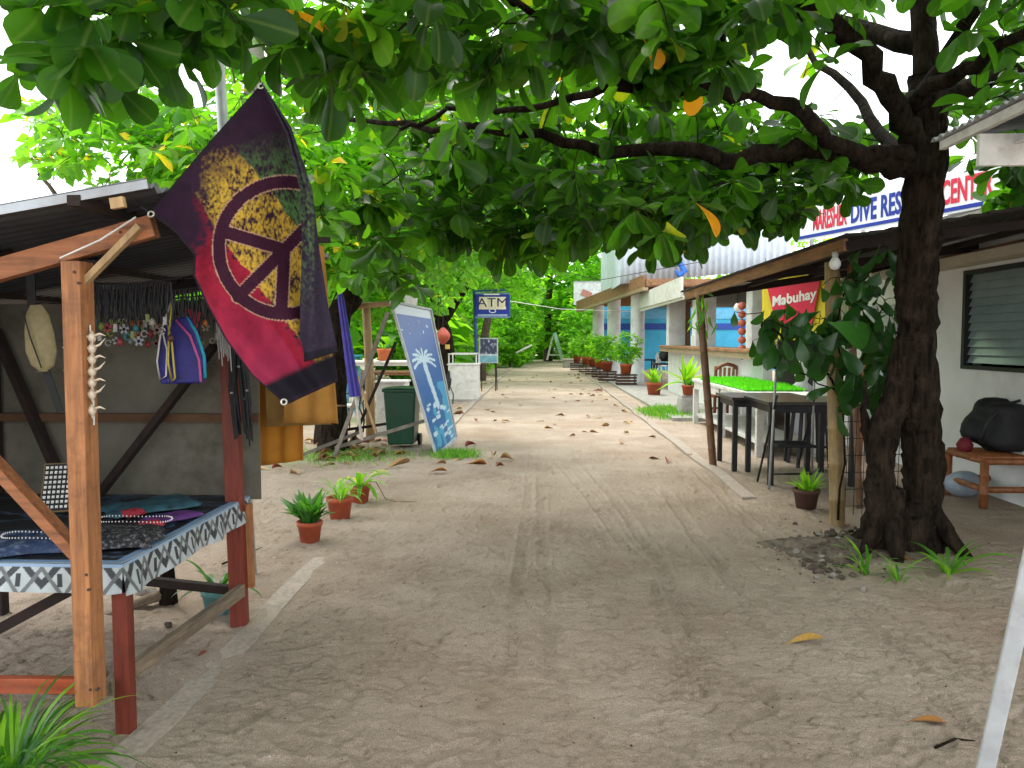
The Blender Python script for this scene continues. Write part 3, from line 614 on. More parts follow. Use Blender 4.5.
generic_tree('bushy_shrub', 'low green shrub beside the far porch column', (2.2, 45, 0),
             [(2.2, 45, -.05), (2.2, 45, .8), (2.3, 45, 1.8)], [((2.4, 45, 2), (1.3, 1.4, 2.1), 380)], .30, 6, LEAF_FAR, 'far', r0=.08, cat='shrub')
# the far wood that reads as one mass
W = []
for c, r, n in (((0, 62, 3.0), (9, 2.5, 3.4), 1900), ((-4.2, 27, 1.6), (1.5, 3.5, 1.9), 520), ((-5.5, 40, 2.6), (3.0, 6, 3.0), 900), ((-2.2, 50, 3), (2.2, 4, 3.4), 700), ((3.6, 54, 3.2), (2.4, 4, 3.6), 700), ((-12, 30, 4), (7, 5, 4.6), 1500), ((-8.5, 24, 2.2), (3.2, 3, 2.4), 700), ((-14, 20, 3), (6, 4, 3.2), 900), ((-6, 46, 5), (6, 5, 5.5), 1100), ((0, 68, 6), (16, 5, 7), 1900), ((2.5, 70, 15), (14, 4, 5), 900), ((14, 60, 7), (9, 6, 8), 900), ((-9, 55, 8), (7, 5, 8), 800)):
    W.append(ellipsoid_pts(c, r, n, shell=.3))
W = np.concatenate(W); W = W[W[:, 2] > .1]; q = project(W); W = W[~((q[0] < 240) & (q[1] < 215))]
LP, LD, LU, LS, LR = rosettes(W, 6, .62, (-.7, .5), .1)
tag(leaves('woodland', LP, LD, LU, LS, LR, 'far', LEAF_FAR), 'wood of mixed green foliage behind the path and its trees', 'woodland', kind='stuff')

generic_tree('almond_tree', 'spreading almond tree added out of view beside the viewer to shade the near sand', (-3.6, -1.2, 0),  # unseen tree, added so its crown darkens the near sand
             [(-3.6, -1.2, -.1), (-3.5, -1.1, 1.3), (-3.0, -.7, 2.6), (-2.2, -.1, 3.6)],
             [((-1.6, .2, 4.5), (3.2, 3.2, .9), 560), ((1.8, 0, 4.8), (2.8, 3.2, .9), 430), ((-2.6, 3.6, 4.9), (1.8, 1.6, .7), 300), ((3.6, 3.0, 4.9), (1.8, 2.2, .8), 380), ((.4, 3.2, 5.2), (2.4, 1.4, .6), 190)], .25, 8, LEAF_MAIN, 'mid',
             extra=([(-3.4, -1.1, 1.9), (-1.5, -.8, 3.4), (1, -.3, 4.4), (3, .6, 4.8)],), r0=.2, bark=BARK, reject=lambda P: (lambda q: (q[2] > .3) & (q[1] > -40))(project(P)))
# coconut palm behind the flag
def palm():
    b = Vector((-3.75, 10.2, 0)); t = thing('coconut_palm', 'smooth grey coconut palm trunk rising above the tip of the flag', 'palm tree', b)
    mb = MB(); pts = []; rr = []
    for i in range(60):
        z = i * .14; pts.append((-3.75 - .035 * z + .0045 * z * z, 10.2, z - .1)); rr.append(.15 - .006 * z * .8 + (.008 if i % 2 else 0))
    mb.tube(pts, rr, 14); mb.build('trunk', BARK_P, t)
    top = Vector(pts[-1]); P, D, U, S, Rn = [], [], [], [], []
    mf = MB()
    for k in range(16):
        a = k * 2.4; el = random.uniform(-.2, .9); prev = None; path = []
        for i in range(14):
            s = i / 13 * 3.0; path.append(top + Vector((math.cos(a) * s * math.cos(el * .6), math.sin(a) * s * math.cos(el * .6), math.sin(el) * s - .16 * s * s)))
        mf.tube(path, [.02 - .001 * i for i in range(14)], 5)
        for i in range(2, 14):
            d = (path[i] - path[i - 1]).normalized(); sd_ = d.cross(Vector((0, 0, 1))).normalized()
            for sg in (-1, 1):
                for e in range(2):
                    P.append(path[i - 1].lerp(path[i], e / 2)); D.append(sd_ * sg + d * .6 + Vector((0, 0, -.45))); U.append((0, 0, 1)); S.append(.6 * math.sin(.3 + i / 14 * 2.6)); Rn.append(random.uniform(.2, .8))
    fr = mf.build('frond_stem', BAMBOO, t)
    leaves('frond', P, D, U, S, np.array(Rn), 'lance', LEAF_LITE, t, widen=.35)
palm()
# ================================================================== THE STALL (left)
SX = -1.63
def zroof(x): return 2.075 + 0.165 * (x + 1.33)       # roof falls away from the path
def stall():
    t = thing('market_stall', 'open wooden souvenir stall with corrugated roof and orange front post', 'market stall', (-2.3, 3.5, 0))
    P0, P1 = at(91, 702, 2.66), at(77, 262, 2.66)
    MB().bar(P0, P1, .068, .085, up=(0, 1, 0)).build('post', ORANGE_V, t, bevel=.003)
    MB().box((-1.635, 2.87, .27), (.062, .05, .60)).build('leg', RED_W, t, bevel=.003)
    MB().bar((-1.63, 4.0, -.05), (-1.665, 4.0, 1.93), .085, .06, up=(0, 1, 0)).build('post', RED_W, t, bevel=.003)
    MB().bar((-1.575, 4.035, .2), (-1.58, 4.035, .66), .03, .03, up=(0, 1, 0)).build('cleat', ORANGE_V, t)
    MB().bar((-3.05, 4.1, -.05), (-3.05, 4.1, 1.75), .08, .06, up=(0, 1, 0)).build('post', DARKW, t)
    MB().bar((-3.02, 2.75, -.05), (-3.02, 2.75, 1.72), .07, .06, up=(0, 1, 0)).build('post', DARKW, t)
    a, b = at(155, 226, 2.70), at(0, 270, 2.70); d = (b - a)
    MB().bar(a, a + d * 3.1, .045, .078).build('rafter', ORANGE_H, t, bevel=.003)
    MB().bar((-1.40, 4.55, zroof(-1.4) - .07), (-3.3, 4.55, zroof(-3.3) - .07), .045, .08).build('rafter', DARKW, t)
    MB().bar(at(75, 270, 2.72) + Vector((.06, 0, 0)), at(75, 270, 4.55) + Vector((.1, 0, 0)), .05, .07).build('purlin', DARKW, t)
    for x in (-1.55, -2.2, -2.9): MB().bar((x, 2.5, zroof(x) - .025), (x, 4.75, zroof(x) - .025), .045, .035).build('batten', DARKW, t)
    MB().bar(at(0, 450, 2.75) + Vector((-.45, 0, .42)), at(80, 556, 2.75), .04, .062, up=(0, 1, 0)).build('brace', ORANGE_H, t, bevel=.003)
    MB().bar(at(-40, 684, 2.77), at(82, 685, 2.77), .035, .058).build('front_rail', M('red_orange_lumber', (.34, .06, .02), .6, .4, 6, .3, (.5, 6, 6), dirt=(.30, .14, .08), dist=.004), t, bevel=.002)
    MB().bar(at(45, 686, 2.80), at(106, 690, 2.80), .035, .05).build('front_rail', GREYW_Y, t, bevel=.002)
    MB().bar(at(108, 688, 2.83), at(242, 590, 3.93), .035, .065).build('side_rail', GREYW_Y, t, bevel=.002)
    MB().bar(at(75, 588, 3.1), at(-40, 650, 3.1), .03, .045).build('lower_brace', DARKW, t)
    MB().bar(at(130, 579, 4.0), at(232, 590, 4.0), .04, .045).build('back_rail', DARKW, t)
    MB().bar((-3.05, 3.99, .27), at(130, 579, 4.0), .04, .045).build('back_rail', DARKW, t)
    MB().bar(at(76, 291, 2.66), at(140, 226, 2.66), .022, .028, up=(0, 1, 0)).build('strut', PALEW, t)
    MB().tube([at(60, 258, 2.62), at(100, 240, 2.62), at(136, 217, 2.64)], .0035, 5).build('cord', WHITEW, t)
    MB().bar((-1.55, 4.12, 1.12), (-3.1, 4.12, 1.12), .03, .045).build('wall_rail', M('brown_rail', (.10, .05, .02), .8), t)
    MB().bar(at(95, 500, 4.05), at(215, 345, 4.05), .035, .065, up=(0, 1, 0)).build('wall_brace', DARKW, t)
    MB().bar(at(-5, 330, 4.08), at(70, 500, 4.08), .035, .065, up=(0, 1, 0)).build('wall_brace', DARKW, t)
    # end panel of stained board, in two sheets
    MB().box((-2.03, 4.16, 1.215), (.94, .012, 1.11)).build('wall_panel', BOARD, t)
    MB().box((-2.86, 4.165, 1.18), (.70, .012, 1.14)).build('wall_panel', BOARD, t)
    MB().box((-3.12, 3.42, 1.15), (.012, 1.45, 1.1)).build('wall_panel', BOARD, t)
    # corrugated roof
    def rf(u, v):
        x = -1.32 - 2.15 * u; y = 2.52 + 2.25 * v
        return (x, y, zroof(x) + .012 * math.sin(y * 2 * math.pi / .076))
    mb = MB(); mb.grid(rf, 12, 236)
    ml = MB(); ml.grid(lambda u, v: Vector(rf(u, v)) - Vector((0.012 - .02 * u, 0, .010)), 12, 236); ml.build('roof_shade_sheet', GALV_SHADE, t, fix=False)  # extra dark sheet added below the roof to paint its shaded underside
    o = mb.build('roof', GALV, t, fix=False); sm = o.modifiers.new('thick', 'SOLIDIFY'); sm.thickness = .004; sm.offset = 0
    MB().bar((-1.30, 2.505, zroof(-1.31) - .012), (-3.45, 2.505, zroof(-3.45) - .012), .004, .03).build('edge_flashing', GALV, t)
    MB().box(at(118, 203, 2.495), (.045, .02, .035), Euler((0, -.16, 0)).to_matrix()).build('block', PALEW, t)
    NAIL = M('rusty_nail', (.05, .03, .025), .6)
    for px, py, Y in ((88, 590, 2.60), (86, 575, 2.60), (74, 272, 2.60), (78, 283, 2.60), (97, 690, 2.60), (90, 690, 2.60), (120, 232, 2.66), (60, 262, 2.66)):
        c = at(px, py, Y + .014); MB().tube([c, c + Vector((0, .012, 0))], .0055, 8).build('nail', NAIL, t)
    # tabletop
    MB().box((-2.36, 3.49, .655), (1.46, 1.27, .03)).build('tabletop', DARKW, t)
    MB().bar((-1.66, 2.86, .60), (-1.66, 4.1, .60), .03, .07).build('apron', DARKW, t)
    return t
stall()
def tablecloth():
    mb_n = 150; x0, x1, y0, y1, zt = -3.1, -1.612, 2.835, 4.13, .682
    V, C, F = [], [], []
    def top(nu, nv):
        u, v = np.meshgrid(np.linspace(0, 1, nu), np.linspace(0, 1, nv), indexing='ij'); x = x0 + (x1 - x0) * u; y = y0 + (y1 - y0) * v
        z = zt + .008 * fbm(x * 6, y * 6, 3, 2); b = fbm(x * 4, y * 9, 4, 7); c = np.zeros(x.shape + (3,)) + [.018, .02, .026]
        c[b > .50] = [.05, .10, .18]; c[b > .56] = [.012, .012, .016]; c[(b > .44) & (b < .47)] = [.10, .16, .22]
        e = np.minimum(x1 - x, y - y0); c[e < .045] = [.20, .32, .50]; c[e < .012] = [.45, .5, .55]
        return x, y, z, c
    def skirt(pa, pb, nu, nv, nrm, h):
        u, v = np.meshgrid(np.linspace(0, 1, nu), np.linspace(0, 1, nv), indexing='ij'); L = math.dist(pa, pb)
        s = u * L; wv = .014 * np.sin(s * 17 + np.sin(s * 7)) * v + .012 * v
        x = pa[0] + (pb[0] - pa[0]) * u + nrm[0] * wv; y = pa[1] + (pb[1] - pa[1]) * u + nrm[1] * wv
        z = zt + .002 - h * v * (1 + .06 * np.sin(s * 9)); zz = v * h
        k = (s / .16) % 1.0; tri = np.abs(k - .5) * 2; band = (zz / h)
        c = np.zeros(x.shape + (3,)) + [.42, .46, .47]
        c[(tri > band * 1.25 - .12) & (tri < band * 1.25 + .30)] = [.035, .04, .045]
        c[(np.abs(tri - (1.15 - band)) < .12)] = [.13, .14, .14]
        c[((s / .08) % 1 < .5) & (band > .35) & (band < .8) & (tri < .25)] = [.03, .033, .036]
        c *= (.75 + .5 * fbm(s * 30, zz * 30, 2))[..., None]; c[zz < .012] = [.25, .36, .50]
        return x, y, z, c
    n0 = 0
    for g in (top(200, 180), skirt((x1, y0), (x1, y1), 360, 40, (1, 0), .125), skirt((x1 + .002, y0), (x0, y0), 380, 40, (0, -1), .11)):
        x, y, z, c = g; a, b = x.shape; V.append(np.stack([x.ravel(), y.ravel(), z.ravel()], -1)); C.append(c.reshape(-1, 3))
        I = np.arange(a * b).reshape(a, b) + n0; n0 += a * b
        F.append(np.stack([I[:-1, :-1], I[1:, :-1], I[1:, 1:], I[:-1, 1:]], -1).reshape(-1, 4))
    o = np_mesh('tablecloth', np.concatenate(V), F, paintmat('printed_cloth', .55), origin=(-2.3, 3.5, .68), color=np.concatenate(C))
    tag(o, 'dark blue printed cloth with grey zigzag border draped over the stall table', 'tablecloth')
tablecloth()
# goods lying on the table
def cloth_pile(name, label, c, sx, sy, h, mat, group=None, cat='cloth', seed=1):
    def f(u, v):
        x, y = (u - .5) * 2, (v - .5) * 2; r = max(abs(x), abs(y)); e = max(0, 1 - r ** 6)
        return (x * sx * (1 + .08 * math.sin(5 * y + seed)), y * sy * (1 + .08 * math.cos(4 * x + seed)), h * e * (.7 + .6 * float(fbm(u * 5 + seed, v * 5, 3, seed))))
    mb = MB(); mb.grid(f, 22, 22); o = mb.build(name, mat, fix=False); o.location = c; o.rotation_euler.z = .2 * seed
    o.modifiers.new('t', 'SOLIDIFY').thickness = .002
    return tag(o, label, cat, group)
F1 = M('black_star_print', (.012, .012, .015), .7, .2, 30, .2, dirt=(.35, .35, .36), dirt_amt=.9, dscale=60)
F2 = M('navy_print', (.02, .04, .10), .7, .4, 22, .2, dirt=(.25, .30, .38), dirt_amt=.8, dscale=28)
F3 = M('teal_print', (.03, .10, .13), .7, .4, 14, .2, dirt=(.01, .01, .02), dirt_amt=.9, dscale=20)
F4 = M('red_pink_cloth', (.38, .03, .05), .7, .4, 22, .2)
F5 = M('purple_cloth', (.10, .03, .16), .7, .4, 22, .2)
Q = lambda px, py: G(px, py, .70)
cloth_pile('folded_cloth', 'black star printed cloth folded at the near edge of the stall table', Q(110, 540), .20, .15, .045, F1, seed=1)
cloth_pile('folded_cloth', 'navy printed cloth folded on the table left of the orange post', Q(20, 545), .22, .18, .04, F2, seed=2)
cloth_pile('folded_cloth', 'small red cloth lying in the middle of the stall table', Q(152, 525), .05, .035, .022, F4, seed=3)
cloth_pile('folded_cloth', 'dark teal patterned cloth at the back of the stall table', Q(150, 507), .22, .14, .03, F3, seed=4)
cloth_pile('folded_cloth', 'purple cloth beside the red one on the stall table', Q(172, 518), .13, .07, .02, F5, seed=5)
cloth_pile('folded_cloth', 'tiny pink cloth right behind the small red one', Q(132, 515), .05, .04, .03, F4, seed=6)
def bead_loops():
    for i, (px, py, r, lab) in enumerate(((135, 530, .13, 'pale bead necklace lying across the black star printed cloth'), (40, 547, .12, 'pale bead necklace lying on the navy cloth left of the post'))):
        c = Q(px, py) + Vector((0, 0, .05)); mb = MB()
        for k in range(60):
            a = k / 60 * 6.283; mb.lathe([(.0008, -.004), (.0035, 0), (.0008, .004)], c + Vector((r * 1.3 * math.cos(a), r * .5 * math.sin(a), .004 * math.sin(3 * a))), 6)
        tag(mb.build('bead_necklace', WHITEW, origin=c), lab, 'necklace')
bead_loops()
# tilted display board with rows of earrings
def jewel_board():
    c = at(62, 500, 3.6); t = thing('display_board', 'slanted dark board holding rows of pale earrings on the stall table', 'display board', (c.x, 3.6, .69))
    e = Euler((R(62), 0, R(18))); m = e.to_matrix(); mb = MB(); mb.box(Vector((c.x, 3.6, .83)), (.17, .25, .012), m); mb.build('board', M('tan_frame', (.13, .09, .04), .7), t)
    md = MB(); me = MB()
    for i in range(8):
        for j in range(9):
            p = Vector((-.068 + i * .0195, -.10 + j * .025, .010)); me.box(Vector((c.x, 3.6, .83)) + m @ p, (.011, .013, .006), m)
    md.box(Vector((c.x, 3.6, .83)) + m @ Vector((0, 0, .0055)), (.155, .235, .003), m); md.build('backing', BLACKF, t); me.build('earrings', WHITEW, t)
jewel_board()
# hanging goods
def khaki_bag():
    t = thing('sling_bag', 'khaki canvas sling bag hanging from the rafter at the left', 'bag', at(40, 368, 3.0))
    a = at(30, 258, 3.0); b = at(32, 306, 3.0)
    MB().bar(a, b + Vector((0, 0, -.01)), .035, .006, up=(0, 1, 0)).build('strap', BLACKF, t)
    c = at(40, 338, 3.0)
    prof = [(-.5, .02), (-.42, .055), (-.2, .075), (.1, .07), (.35, .055), (.5, .03)]
    def f(u, v):
        s = u * (len(prof) - 1); i = min(int(s), len(prof) - 2); k = s - i; z = prof[i][0] * (1 - k) + prof[i + 1][0] * k; w = prof[i][1] * (1 - k) + prof[i + 1][1] * k
        a_ = v * 2 * math.pi; return c + Vector((w * .85 * math.cos(a_) - z * .02, w * .35 * math.sin(a_), z * .265))
    mb = MB(); mb.grid(f, 20, 20); mb.lathe([(.03, -.002), (.0, .002)], c + Vector((.01, 0, -.133)), 8); o = mb.build('pouch', M('khaki_canvas', (.24, .20, .10), .85, .2, 40, .3, dist=.002), t)
    MB().tube([c + Vector((-.045, -.032, .11)), c + Vector((-.015, -.036, .0)), c + Vector((.025, -.034, -.12))], .003, 5).build('zip', BLACKM, t)
    MB().bar(c + Vector((.02, 0, -.13)), c + Vector((.06, .02, -.30)), .03, .004, up=(0, 1, 0)).build('strap', BLACKF, t)
khaki_bag()
def blue_pouch():
    c = at(180, 352, 3.5); t = thing('drawstring_bag', 'royal blue drawstring bag with pink and turquoise trim hanging in the stall', 'bag', c)
    top = at(172, 300, 3.5)
    pts = [(165, 322), (186, 316), (196, 336), (203, 362), (201, 383), (160, 384), (157, 360)]
    def prism(pl, Y, th, name, mat):
        mb = MB(); f = [mb.bm.verts.new(at(x, y, Y)) for x, y in pl]; g = [mb.bm.verts.new(at(x, y, Y) + Vector((0, th, 0))) for x, y in pl]
        mb.bm.faces.new(f); mb.bm.faces.new(list(reversed(g)))
        for i in range(len(f)): mb.bm.faces.new((f[i], g[i], g[(i + 1) % len(f)], f[(i + 1) % len(f)]))
        return mb.build(name, mat, t, bevel=.008)
    prism(pts, 3.49, .05, 'pouch', M('royal_blue_nylon', (.020, .018, .19), .5, .3, 20, .3, dist=.004))
    MB().tube([at(x, y, 3.485) for x, y in ((176, 320), (190, 336), (199, 360), (201, 382))], .006, 6).build('trim', M('pink_trim', (.55, .10, .30), .6), t)
    MB().tube([at(x, y, 3.50) for x, y in ((186, 317), (196, 332), (204, 356), (205, 378))], .008, 6).build('trim', M('turquoise_trim', (.02, .30, .42), .6), t)
    MB().tube([top] + [at(x, y, 3.475) for x, y in ((161, 330), (157, 362), (160, 380), (166, 376), (167, 350), (162, 330))], .0045, 6).build('cord', WHITEW, t)
    MB().tube([top] + [at(x, y, 3.47) for x, y in ((169, 330), (168, 362), (172, 382), (175, 378), (172, 345), (168, 325))], .005, 6).build('cord', M('yellow_cord', (.55, .45, .05), .6), t)
blue_pouch()
PEND = [M('pend_' + n_, tuple(v_ * .55 for v_ in c_), .4, .2) for n_, c_ in (('shell', (.55, .50, .42)), ('silver', (.35, .38, .42)), ('orange', (.50, .16, .03)), ('teal', (.04, .22, .25)), ('white', (.62, .62, .60)), ('coral', (.40, .05, .06)), ('lime', (.25, .32, .04)), ('brown', (.14, .06, .03)))]
def necklaces():
    k = 0
    for row, (Y, zt, x0, x1, n_) in enumerate(((3.25, 1.80, -1.97, -1.60, 20), (3.6, 1.79, -2.12, -1.60, 24), (3.95, 1.78, -2.25, -1.62, 26))):
        MB_ = MB(); MB_.tube([(x0 - .05, Y, zt), ((x0 + x1) / 2, Y, zt - .012), (x1 + .05, Y, zt + .02)], .005, 6)
        tag(MB_.build('hanging_wire', BLACKM, origin=((x0 + x1) / 2, Y, zt)), ['nearest black wire holding necklaces across the stall', 'middle black wire holding necklaces across the stall', 'farthest black wire holding necklaces across the stall'][row], 'wire')
        for i in range(n_):
            x = x0 + (x1 - x0) * (i + .5) / n_ + random.uniform(-.006, .006); L = random.uniform(.13, .24); w = .012; k += 1
            t = thing('necklace', 'black cord necklace with a small pendant hanging in the rows under the stall roof', 'necklace', (x, Y, zt - L), 'cord necklaces hanging in the stall')
            MB().tube([(x - w * .4, Y, zt), (x - w, Y - .004, zt - L * .5), (x, Y, zt - L), (x + w, Y + .004, zt - L * .5), (x + w * .4, Y, zt)], .0040, 5).build('cord', BLACKM, t)
            m = PEND[random.randrange(8)]; c = (x, Y, zt - L - .018); mb = MB(); sh = k % 4
            if sh == 0: mb.lathe([(.002, -.02), (.014, -.008), (.012, .008), (.003, .018)], c, 8)
            elif sh == 1:
                for a in range(5): mb.bar(c, Vector(c) + Vector((.022 * math.sin(a * 1.2566), 0, .022 * math.cos(a * 1.2566))), .011, .007, up=(0, 1, 0))
            elif sh == 2: mb.tube([Vector(c) + Vector((.014 * math.cos(a), 0, .014 * math.sin(a))) for a in [j * .7 for j in range(9)]], .004, 6)
            else: mb.box(c, (.016, .006, .034))
            mb.build('pendant', m, t)
necklaces()
# spiky shells strung down the orange post
def shells():
    SH = M('shell_white', (.58, .48, .36), .5, .3, 30, .2)
    labs = ['topmost', 'second', 'third', 'fourth', 'fifth', 'sixth', 'seventh']
    for i, y in enumerate((337, 348, 359, 371, 382, 394, 410)):
        c = at(92, y, 2.655); t = thing('sea_shell', labs[i] + ' spiny shell from above strung down the orange stall post', 'shell', c, 'shells strung on the stall post')
        mb = MB(); mb.lathe([(.002, -.026), (.012, -.012), (.016, 0), (.009, .012), (.002, .022)], c, 8)
        mb.build('whorl', SH, t)
        sp = MB(); L = (.085, .10, .06, .095, .09, .03, .05)[i]
        sp.tube([c, c + Vector((-L * .5, -.01, .004)), c + Vector((-L, -.012, .012 - .01 * (i % 2)))], [.007, .005, .0015], 6)
        sp.tube([c, c + Vector((.035, -.01, .012)), c + Vector((.055, -.01, .03 * (i % 2) + .004))], [.007, .004, .001], 6)
        sp.tube([c, c + Vector((.012, -.02, -.03))], [.006, .001], 6)
        sp.build('spine', SH, t)
    c = at(93, 375, 2.665); tag(MB().tube([at(90, 325, 2.66), c, at(94, 425, 2.66)], .003, 5).build('shell_string', WHITEW, origin=c), 'thin string running down the orange post through the shells', 'string')
shells()
def black_bundle():
    c = at(238, 400, 3.93); t = thing('bracelet_bundle', 'long bundle of black bracelets with silver beads on the far red post', 'bracelets', c)
    mb = MB()
    for i in range(26):
        x = random.uniform(-.03, .035); y = random.uniform(-.035, .02); a = at(238, 335, 3.93) + Vector((x * .4, y, 0)); L = random.uniform(.35, .60)
        mb.tube([a, a + Vector((x, 0, -L * .5)), a + Vector((x * .9 + .02, 0, -L))], [.006, .008, .005], 5)
        z = random.uniform(.16, .42)
        if i < 14: MB().box(a + Vector((x + random.uniform(-.004, .006), -.012, -z)), (.014, .006, .010)).build('bead', PEND[1], t)
    mb.build('strands', BLACKF, t)
    c = at(222, 345, 3.88); t = thing('bead_strands', 'cluster of thin white bead strands beside the flag under the roof', 'necklace', c)
    mb = MB()
    for i in range(9):
        a = at(216 + i * 1.5, 318, 3.88); L = random.uniform(.17, .28); mb.tube([a, a + Vector((.01, -.01, -L * .5)), a + Vector((.012, 0, -L))], .0032, 5)
    mb.build('strands', PEND[4], t)
    c = at(195, 318, 3.7); mb = MB(); f = [at(185, 308, 3.7), at(200, 312, 3.7), at(193, 338, 3.7)]
    vs = [mb.bm.verts.new(v) for v in f] + [mb.bm.verts.new(v + Vector((0, .01, 0))) for v in f]
    for q in ((0, 1, 2), (5, 4, 3), (0, 3, 4, 1), (1, 4, 5, 2), (2, 5, 3, 0)): mb.bm.faces.new([vs[i] for i in q])
    tag(mb.build('pennant', F4, origin=c), 'small red triangular pennant hanging right of the blue bag', 'pennant')
black_bundle()

# ochre garments hanging from the roof edge behind the flag
def garment(label, pl, Y, mat, yaw=.25):
    c = at(*pl[0], Y); mb = MB(); n = 26
    xl = lambda v: np.interp(v, [0, 1], [pl[0][0], pl[3][0]]); xr = lambda v: np.interp(v, [0, 1], [pl[1][0], pl[2][0]])
    def f(u, v):
        px = xl(v) + (xr(v) - xl(v)) * u; py = (pl[0][1] + (pl[1][1] - pl[0][1]) * u) * (1 - v) + (pl[3][1] + (pl[2][1] - pl[3][1]) * u) * v
        p = at(px, py, Y); p.y += .008 * math.sin(u * 15 + v * 1.5) * (.35 + v) + yaw * (u - .5) * .3
        return p
    mb.grid(f, 40, 20); o = mb.build('hanging_cloth', mat, origin=c, fix=False); o.modifiers.new('t', 'SOLIDIFY').thickness = .004
    return tag(o, label, 'cloth', 'ochre cloths hanging beside the stall')
OCH = M('ochre_cotton', (.40, .19, .035), .85, .2, 6, .3, dist=.004); OCH2 = M('deep_ochre_cotton', (.40, .16, .012), .85, .2, 6, .3, dist=.004); OCH3 = M('tan_cotton', (.30, .17, .05), .85, .25, 6, .3, dist=.004)
garment('deep amber cloth hanging lowest beside the stall panel', [(252, 300), (300, 300), (302, 461), (262, 465)], 4.62, OCH2)
garment('tan ochre cloth hanging in the middle behind the flag tip', [(262, 250), (310, 250), (330, 425), (268, 426)], 4.5, OCH3)
garment('light ochre cloth hanging furthest right behind the flag', [(290, 240), (322, 245), (337, 424), (285, 422)], 4.4, OCH)
tag(MB().bar(at(200, 246, 4.5), at(330, 240, 4.5), .03, .03).build('hanging_rail', DARKW, origin=at(260, 242, 4.5)), 'dark rail behind the flag carrying the ochre cloths', 'rail')

